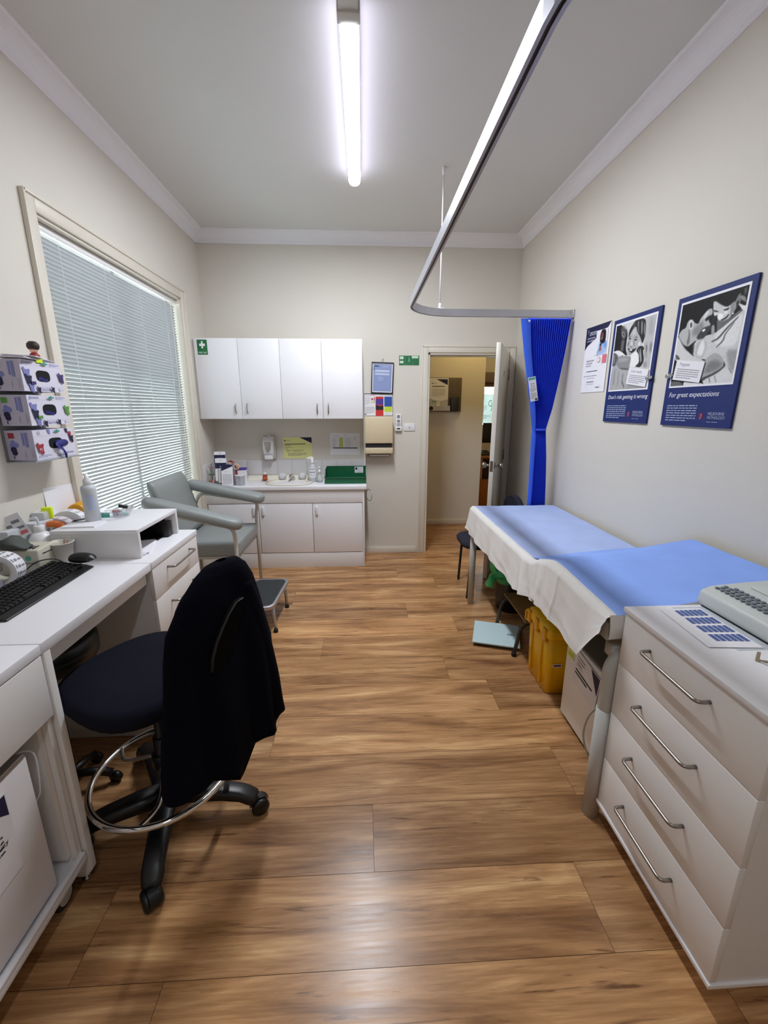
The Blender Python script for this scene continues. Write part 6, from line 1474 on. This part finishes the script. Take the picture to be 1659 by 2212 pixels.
# ------------------------------------------------------------------ blood-collection chair by the window
pc = thing('phlebotomy_chair', 'grey vinyl blood collection chair with padded arms under the window', 'chair', (-1.15, 3.15, 0))
def pad(pts_c, w, th, mb, n=16, dirv=None, flat=.6):
    """rounded pad: centre line points, half widths, half thickness"""
    rings = []
    P = [Vector(p) for p in pts_c]
    for i, pnt in enumerate(P):
        d = (P[min(i + 1, len(P) - 1)] - P[max(i - 1, 0)]).normalized(); sd = d.cross(Vector((0, 0, 1))).normalized(); up = sd.cross(d)
        ww = w[i]; tt = th[i]
        rings.append([pnt + sd * ww * math.copysign(abs(math.cos(q)) ** flat, math.cos(q)) + up * tt * math.copysign(abs(math.sin(q)) ** flat, math.sin(q)) for q in [k / n * 2 * PI for k in range(n)]])
    mb.loft(rings, 0); return mb
def armline(A, B, n=20):
    A, B = Vector(A), Vector(B); pts, ws, ts = [], [], []
    for k in range(n + 1):
        u = k / n; pts.append(A + (B - A) * (.5 - .5 * math.cos(PI * u)))
        e = min(1, (1 - abs(2 * (.5 - .5 * math.cos(PI * u)) - 1)) * 6.5 + .001); e = math.sqrt(max(0, 1 - (1 - e) ** 2))
        ws.append((.062 + .014 * u) * max(e, .12)); ts.append(.038 * max(e ** .5, .45))
    return pts, ws, ts
nearA = ((-1.44, 2.735, .925), (-.835, 2.825, .735))
farA = ((-1.40, 3.37, .93), (-.80, 3.34, .805))
for (A, B) in (nearA, farA):
    pts, ws, ts = armline(A, B); part('arm_pad', pad(pts, ws, ts, MB(), 20), VINYL, pc)
# seat cushion
SX0, SX1, SY0, SY1 = -1.40, -.895, 2.895, 3.44
m = MB(); m.box(SX0, SX1, SY0, SY1, .475, .585, 0, .022, 4); part('seat', m, VINYL, pc)
part('seat_pan', MB().box(SX0 + .01, SX1 - .04, SY0 + .015, SY1 - .015, .455, .476, 0, .003), PGREY, pc)
# back cushion leaning to the window
m = MB(); rings = []
for k in range(13):
    u = k / 12; z = .60 + .44 * u; xb_ = -1.335 - .085 * u; e = min(1, (1 - u) * 6 + .03) ; e = math.sqrt(max(0, 1 - (1 - e) ** 2)) if u > .8 else 1
    th_ = .03 * e + .004; w0 = 2.86 - .06 * u; w1 = 3.40 - .09 * u
    rings.append([(xb_ + a_ * th_, y, z + .002 * a_) for a_, y in ((1, w0 + .02), (1.05, (w0 + w1) / 2), (1, w1 - .02), (.5, w1), (-.5, w1), (-1, w1 - .02), (-1, w0 + .02), (-.5, w0), (.5, w0))])
m.loft(rings, 0); part('backrest', m, VINYL, pc)
# tubular frame: one loop per side, under the arm pad and down to the floor
for ((A, B), ly) in ((nearA, 2.865), (farA, 3.465)):
    A = Vector(A); B = Vector(B); u1 = A + (B - A) * .22; u2 = A + (B - A) * .88
    m = MB(); m.tube(fillet([(-1.40, ly, 0), (-1.40, ly, u1.z - .16), (u1.x - .06, (u1.y + ly) / 2, u1.z - .055), (u2.x, (u2.y * .4 + ly * .6), u2.z - .05), (-.905, ly, u2.z - .16), (-.905, ly, 0)], .07, 7), .0135, 14)
    part('side_frame', m, PGREYL, pc)
    for x in (-.905, -1.40): part('leg_tip', MB().lathe([(.018, 0), (.018, .03), (.015, .033)], x, ly, 0, 14), RUBBER, pc)
part('cross_bar', MB().cyl((-.93, 2.86, .448), (-.93, 3.47, .448), .0115, 12).cyl((-1.38, 2.86, .448), (-1.38, 3.47, .448), .0115, 12), PGREYL, pc)

# ------------------------------------------------------------------ step stool in front of the chair
st = thing('foot_stool', 'low grey step stool with a black rubber tread beside the blood chair', 'step stool', (-.755, 2.86, 0))
A0 = math.radians(0)
out = rrect(-.905 + .02, -.618, 2.62, 3.105, .055, 6)
SH = .215
# slight skew towards the right as in the photo
def sk(u, v): return (u + (v - 2.86) * .06, v)
o1 = [sk(u, v) for u, v in rrect(-.872, -.605, 2.615, 3.11, .055, 6)]; o2 = [sk(u, v) for u, v in rrect(-.852, -.625, 2.64, 3.085, .045, 6)]
m = MB(); m.loft([[(u, v, z) for u, v in o1] for z in (SH - .024, SH - .002)], 0, True, True, False)
m.loft([[(u, v, SH - .002) for u, v in o1], [(u * .5 + p_ * .5, v * .5 + q_ * .5, SH + .004) for (u, v), (p_, q_) in zip(o1, o2)], [(u, v, SH - .001) for u, v in o2]], 0, True, True, False)
m.loft([[(u, v, SH - .024) for u, v in o1], [(u, v, SH - .02) for u, v in o2]], 0, False, True, True)
part('rim', m, ALU, st)
m = MB(); m.loft([[(u, v, z) for u, v in o2] for z in (SH - .012, SH + .0015)], 0, False); part('tread', m, TREAD, st)
for (x, y) in ((-.635, 2.68), (-.622, 3.05), (-.85, 2.66), (-.84, 3.06)):
    dx = .012 if x > -.7 else 0
    lg = part('leg', MB().cyl((x + dx, y - .012, .02), (x, y, SH - .015), .011, 12), ALU, st)
    part('rubber_foot', MB().lathe([(.016, 0), (.016, .014), (.012, .03)], x + dx, y - .012, 0, 14), RUBBER, lg)

# ------------------------------------------------------------------ round black stool under the desk
rsn = thing('round_stool', 'round black padded stool pushed right under the desk', 'stool', (-1.19, 1.44, 0))
part('seat', MB().lathe([(.13, .585), (.16, .595), (.172, .615), (.172, .675), (.16, .695), (.12, .703), (.02, .703)], -1.19, 1.44, 0, 40), BLACKP, rsn)
part('seat_highlight', MB().lathe([(.1725, .642), (.174, .647), (.1725, .652)], -1.19, 1.44, 0, 40, caps=False), mat('seat_highlight_grey', '#303033', .4), rsn)  # edge highlight of the seat, painted as a lighter ring
part('post', MB().cyl((-1.19, 1.44, .08), (-1.19, 1.44, .59), .022, 14), BLACKP, rsn)
for k in range(5):
    q = k * 2 * PI / 5 + .3; part('leg', MB().tube([(-1.19, 1.44, .09), (-1.19 + .09 * math.cos(q), 1.44 + .09 * math.sin(q), .075), (-1.19 + .14 * math.cos(q), 1.44 + .14 * math.sin(q), .05)], .016, 8).lathe([(.001, -.012), (.024, -.008), (.024, .008), (.001, .012)], M=Matrix.Translation((-1.19 + .15 * math.cos(q), 1.44 + .15 * math.sin(q), .025)) @ Matrix.Rotation(PI / 2, 4, 'X')), BLACKP, rsn)

# ------------------------------------------------------------------ drafting chair with the jacket
HCX, HCY = -.752, 1.325
oc = thing('drafting_chair', 'black drafting chair with a chrome foot ring in front of the desk', 'chair', (HCX, HCY, 0))
casters = [(-.677, 1.015), (-.418, 1.323), (-.60, 1.665), (-.98, 1.60), (-1.01, 1.205)]
for (x, y) in casters:
    d = Vector((x - HCX, y - HCY, 0)); d.normalize(); sd = Vector((-d.y, d.x, 0)); L_ = math.hypot(x - HCX, y - HCY)
    rings = []
    for u, zc, hw, hh in ((.02, .105, .032, .030), (.10, .108, .030, .026), (.20, .102, .026, .022), (.27, .090, .025, .020), (L_ - .035, .076, .026, .020), (L_ - .010, .066, .022, .016), (L_, .060, .012, .01)):
        cpt = Vector((HCX, HCY, 0)) + d * u
        hw *= 1.35; hh *= 1.15
        rings.append([cpt + sd * hw * math.copysign(abs(math.cos(q)) ** .7, math.cos(q)) + Vector((0, 0, zc + hh * math.copysign(abs(math.sin(q)) ** .7, math.sin(q)))) for q in [k / 16 * 2 * PI for k in range(16)]])
    lg = part('leg', MB().loft(rings, 0), BLACKP, oc)
    m = MB(); ax = Matrix.Rotation(math.atan2(d.y, d.x) + .5, 4, 'Z')
    for s__ in (-1, 1):
        m.lathe([(.004, -.013), (.026, -.012), (.033, -.005), (.033, .006), (.026, .012), (.004, .013)], seg=24, M=Matrix.Translation((x, y, .0335)) @ ax @ Matrix.Translation((0, s__ * .017, 0)) @ Matrix.Rotation(PI / 2, 4, 'X'))
    m.loft([[(x + (ax @ Vector((.037 * math.cos(q), w_, 0))).x, y + (ax @ Vector((.037 * math.cos(q), w_, 0))).y, .035 + .037 * math.sin(q)) for q in [k / 14 * PI for k in range(15)]] for w_ in (-.013, .013)], 0, True, False, False)
    m.cyl((x, y, .05), (x, y, .075), .009, 10)
    part('castor', m, BLACKP, lg)
part('hub', MB().lathe([(.04, .07), (.045, .085), (.045, .13), (.03, .14)], HCX, HCY, 0, 20), BLACKP, oc)
part('gas_column', MB().lathe([(.028, .13), (.026, .36), (.024, .36), (.016, .37), (.016, .58)], HCX, HCY, 0, 20), BLACKP, oc)
RZ = .215; RR = .238
m = MB(); m.tube([(HCX + RR * math.cos(q), HCY + RR * math.sin(q), RZ) for q in [k / 56 * 2 * PI for k in range(56)]], .011, 12, 0, True)
ring = part('foot_ring', m, CHROME, oc)
for q0 in (.6, .6 + 2.094, .6 + 4.189):
    P0 = (HCX + RR * math.cos(q0), HCY + RR * math.sin(q0), RZ); q1 = q0 + .5
    P2 = (HCX + .04 * math.cos(q0 + .2), HCY + .04 * math.sin(q0 + .2), RZ + .05)
    part('ring_spoke', MB().tube(smooth_path([P0, (HCX + .16 * math.cos(q0 + .25), HCY + .16 * math.sin(q0 + .25), RZ + .012), P2], 7), .0075, 10), CHROME, ring)
part('ring_clamp', MB().lathe([(.03, .235), (.038, .24), (.038, .29), (.03, .295)], HCX, HCY, 0, 20), BLACKP, ring)
# seat, its plate and lever
nx_, ny_ = .86, -.51; ux, uy = .51, .86     # back faces (nx,ny); ux,uy runs across the chair
SCX, SCY = -.765, 1.322
def seat_out(w_, d_, n=36, p_=.75):
    return [(SCX + nx_ * d_ * math.copysign(abs(math.cos(q)) ** p_, math.cos(q)) + ux * w_ * math.copysign(abs(math.sin(q)) ** p_, math.sin(q)), SCY + ny_ * d_ * math.copysign(abs(math.cos(q)) ** p_, math.cos(q)) + uy * w_ * math.copysign(abs(math.sin(q)) ** p_, math.sin(q))) for q in [k / n * 2 * PI for k in range(n)]]
m = MB(); m.loft([[(u, v, z) for u, v in seat_out(w_, d_)] for w_, d_, z in ((.19, .19, .575), (.225, .225, .585), (.235, .235, .61), (.235, .235, .635), (.215, .215, .652), (.12, .12, .658), (.02, .02, .658))], 0)
part('seat', m, NAVYSEAT, oc)
m = MB(); t = MB().box(-.09, .09, -.07, .07, .535, .575, 0, .008).box(-.03, .03, .05, .20, .545, .562, 0, .004); t.xf(Matrix.Translation((SCX, SCY, 0)) @ Matrix.Rotation(math.atan2(uy, ux), 4, 'Z')); m.merge(t.bm)
m.tube([(SCX, SCY, .55), (SCX + .10 * nx_ , SCY + .1 * ny_, .54), (SCX + .26 * nx_, SCY + .26 * ny_, .56), (SCX + .31 * nx_, SCY + .31 * ny_, .66), (SCX + .31 * nx_, SCY + .31 * ny_, .86)], .016, 10)
part('mechanism', m, BLACKP, oc)
# backrest: curved oval shell
BO = Vector((-.495, 1.150, 0)); U = Vector((ux, uy, 0)); Nn = Vector((nx_, ny_, 0))
m = MB(); rings = []
for (k, nn, sc_) in ((0, -.020, .82), (1, -.018, .95), (2, -.008, 1.0), (3, .008, 1.0), (4, .016, .93), (5, .018, .7)):
    rr_ = []
    for q in [j_ / 40 * 2 * PI for j_ in range(40)]:
        s__ = .07 + sc_ * .145 * math.copysign(abs(math.cos(q)) ** .75, math.cos(q)); z = .82 + sc_ * .205 * math.copysign(abs(math.sin(q)) ** .75, math.sin(q))
        bow = -.9 * (s__ - .06) ** 2
        rr_.append(BO + U * s__ + Nn * (nn + bow) + Vector((0, 0, z)))
    rings.append(rr_)
m.loft(rings, 0); part('backrest', m, BLACKP, oc)
part('adjust_tab', MB().box(-.575, -.56, 1.37, 1.39, .80, .87, 0, .003), CHROME, oc)

# jacket over the backrest: silhouettes at each height, front and back layers with folds
jk = thing('jacket', 'dark navy jacket draped over the back of the drafting chair', 'jacket', (-.45, 1.2, .4))
prof = [  # z, left s, right s, half depth, centre offset along N
 (1.066, .085, .120, .012, .0), (1.058, .045, .165, .026, .0), (1.035, .005, .190, .036, .002), (.99, -.045, .212, .044, .004), (.905, -.108, .232, .052, .008), (.83, -.128, .246, .056, .012),
 (.75, -.142, .262, .058, .018), (.68, -.155, .262, .060, .018), (.60, -.172, .270, .060, .020), (.52, -.186, .278, .058, .022), (.455, -.192, .285, .054, .024)]
NJ = gnoise(71, 12)
def jrow(z, l, r_, hd, cn, n=56, k=0):
    out_ = []
    for j in range(n):
        q = j / n * 2 * PI; cs_, sn_ = math.cos(q), math.sin(q)
        s__ = (l + r_) / 2 + (r_ - l) / 2 * math.copysign(abs(cs_) ** .8, cs_)
        fold = (1.066 - z) * (.030 * math.sin(s__ * 38 + 1) + .016 * math.sin(s__ * 71 + z * 4)) + .010 * NJ(s__ * 5, z * 3)
        nn = cn + hd * math.copysign(abs(sn_) ** .8, sn_) * (1 if sn_ > 0 else .7) + fold * (1 if sn_ > 0 else .35) * abs(sn_)
        out_.append(BO + U * s__ + Nn * nn + Vector((0, 0, z + .0 * sn_)))
    return out_
rows = lerp_rows(prof, 4)
m = MB(); m.loft([jrow(*r) for r in rows], 0, True, True, False)
# hem: uneven, the tail lower on the left-middle
last = rows[-1]; rings = [jrow(*last)]
def hemz(s__):
    pts = [(-.20, .435), (-.13, .435), (-.04, .40), (.06, .355), (.085, .40), (.15, .415), (.225, .415), (.27, .43), (.31, .43)]
    for (a0, z0_), (a1, z1_) in zip(pts, pts[1:]):
        if a0 <= s__ <= a1: return z0_ + (z1_ - z0_) * (s__ - a0) / (a1 - a0)
    return pts[0][1] if s__ < 0 else pts[-1][1]
endr = []
for v in rings[0]:
    s__ = (v - BO).dot(U); w = v.copy(); w.z = hemz(s__); w += Nn * .006; endr.append(w)
m.loft([rings[0], [(a_ + b_) / 2 for a_, b_ in zip(rings[0], endr)], endr], 0, True, True, True)
part('body', m, NAVY, jk)
# sleeve hanging on the far side, and the collar fold at the top
def sleeve(c0, rr_, name):
    mm = MB(); P = smooth_path(c0, 5); rings_ = []
    for i, p_ in enumerate(P):
        t = i / (len(P) - 1); R_ = rr_[0] + (rr_[1] - rr_[0]) * t
        rings_.append([p_ + U * R_ * math.cos(q) * (1 + .10 * math.sin(3 * q + i * .7)) + Nn * R_ * .62 * math.sin(q) * (1 + .12 * math.sin(2 * q + i * .5)) for q in [k / 20 * 2 * PI for k in range(20)]])
    mm.loft(rings_, 0); part(name, mm, NAVY, jk)
sleeve([BO + U * .155 + Nn * .035 + Vector((0, 0, .98)), BO + U * .185 + Nn * .05 + Vector((0, 0, .85)), BO + U * .215 + Nn * .06 + Vector((0, 0, .62)), BO + U * .235 + Nn * .06 + Vector((0, 0, .445))], (.026, .034), 'sleeve')
# the shell of the backrest showing through the gap of the jacket
m = MB(); rings = []
cen = [(.100, .958), (.075, .955), (.045, .93), (.015, .895), (-.010, .86), (-.028, .82), (-.035, .785)]
rings = []
for i, (s__, z) in enumerate(cen):
    rings.append([BO + U * (s__ + .0045 * math.cos(q)) + Nn * (.083 + .005 * math.sin(q)) + Vector((0, 0, z)) for q in [k / 8 * 2 * PI for k in range(8)]])
m.loft(rings, 0)
part('backrest_rim', m, mat('satin_black_rim', '#0B0B0C', .5), oc)
m = MB(); pts = cen + [(-.02, .765), (.01, .77), (.045, .80), (.075, .86), (.098, .92)]
m.loft([[BO + U * s__ + Nn * .081 + Vector((0, 0, z)) for s__, z in pts], [BO + U * s__ + Nn * .070 + Vector((0, 0, z)) for s__, z in pts]], 0, False)
part('backrest_mesh', m, mat('dark_mesh_panel', '#060606', .95, var=.3, scale=900, spec=.1), oc)
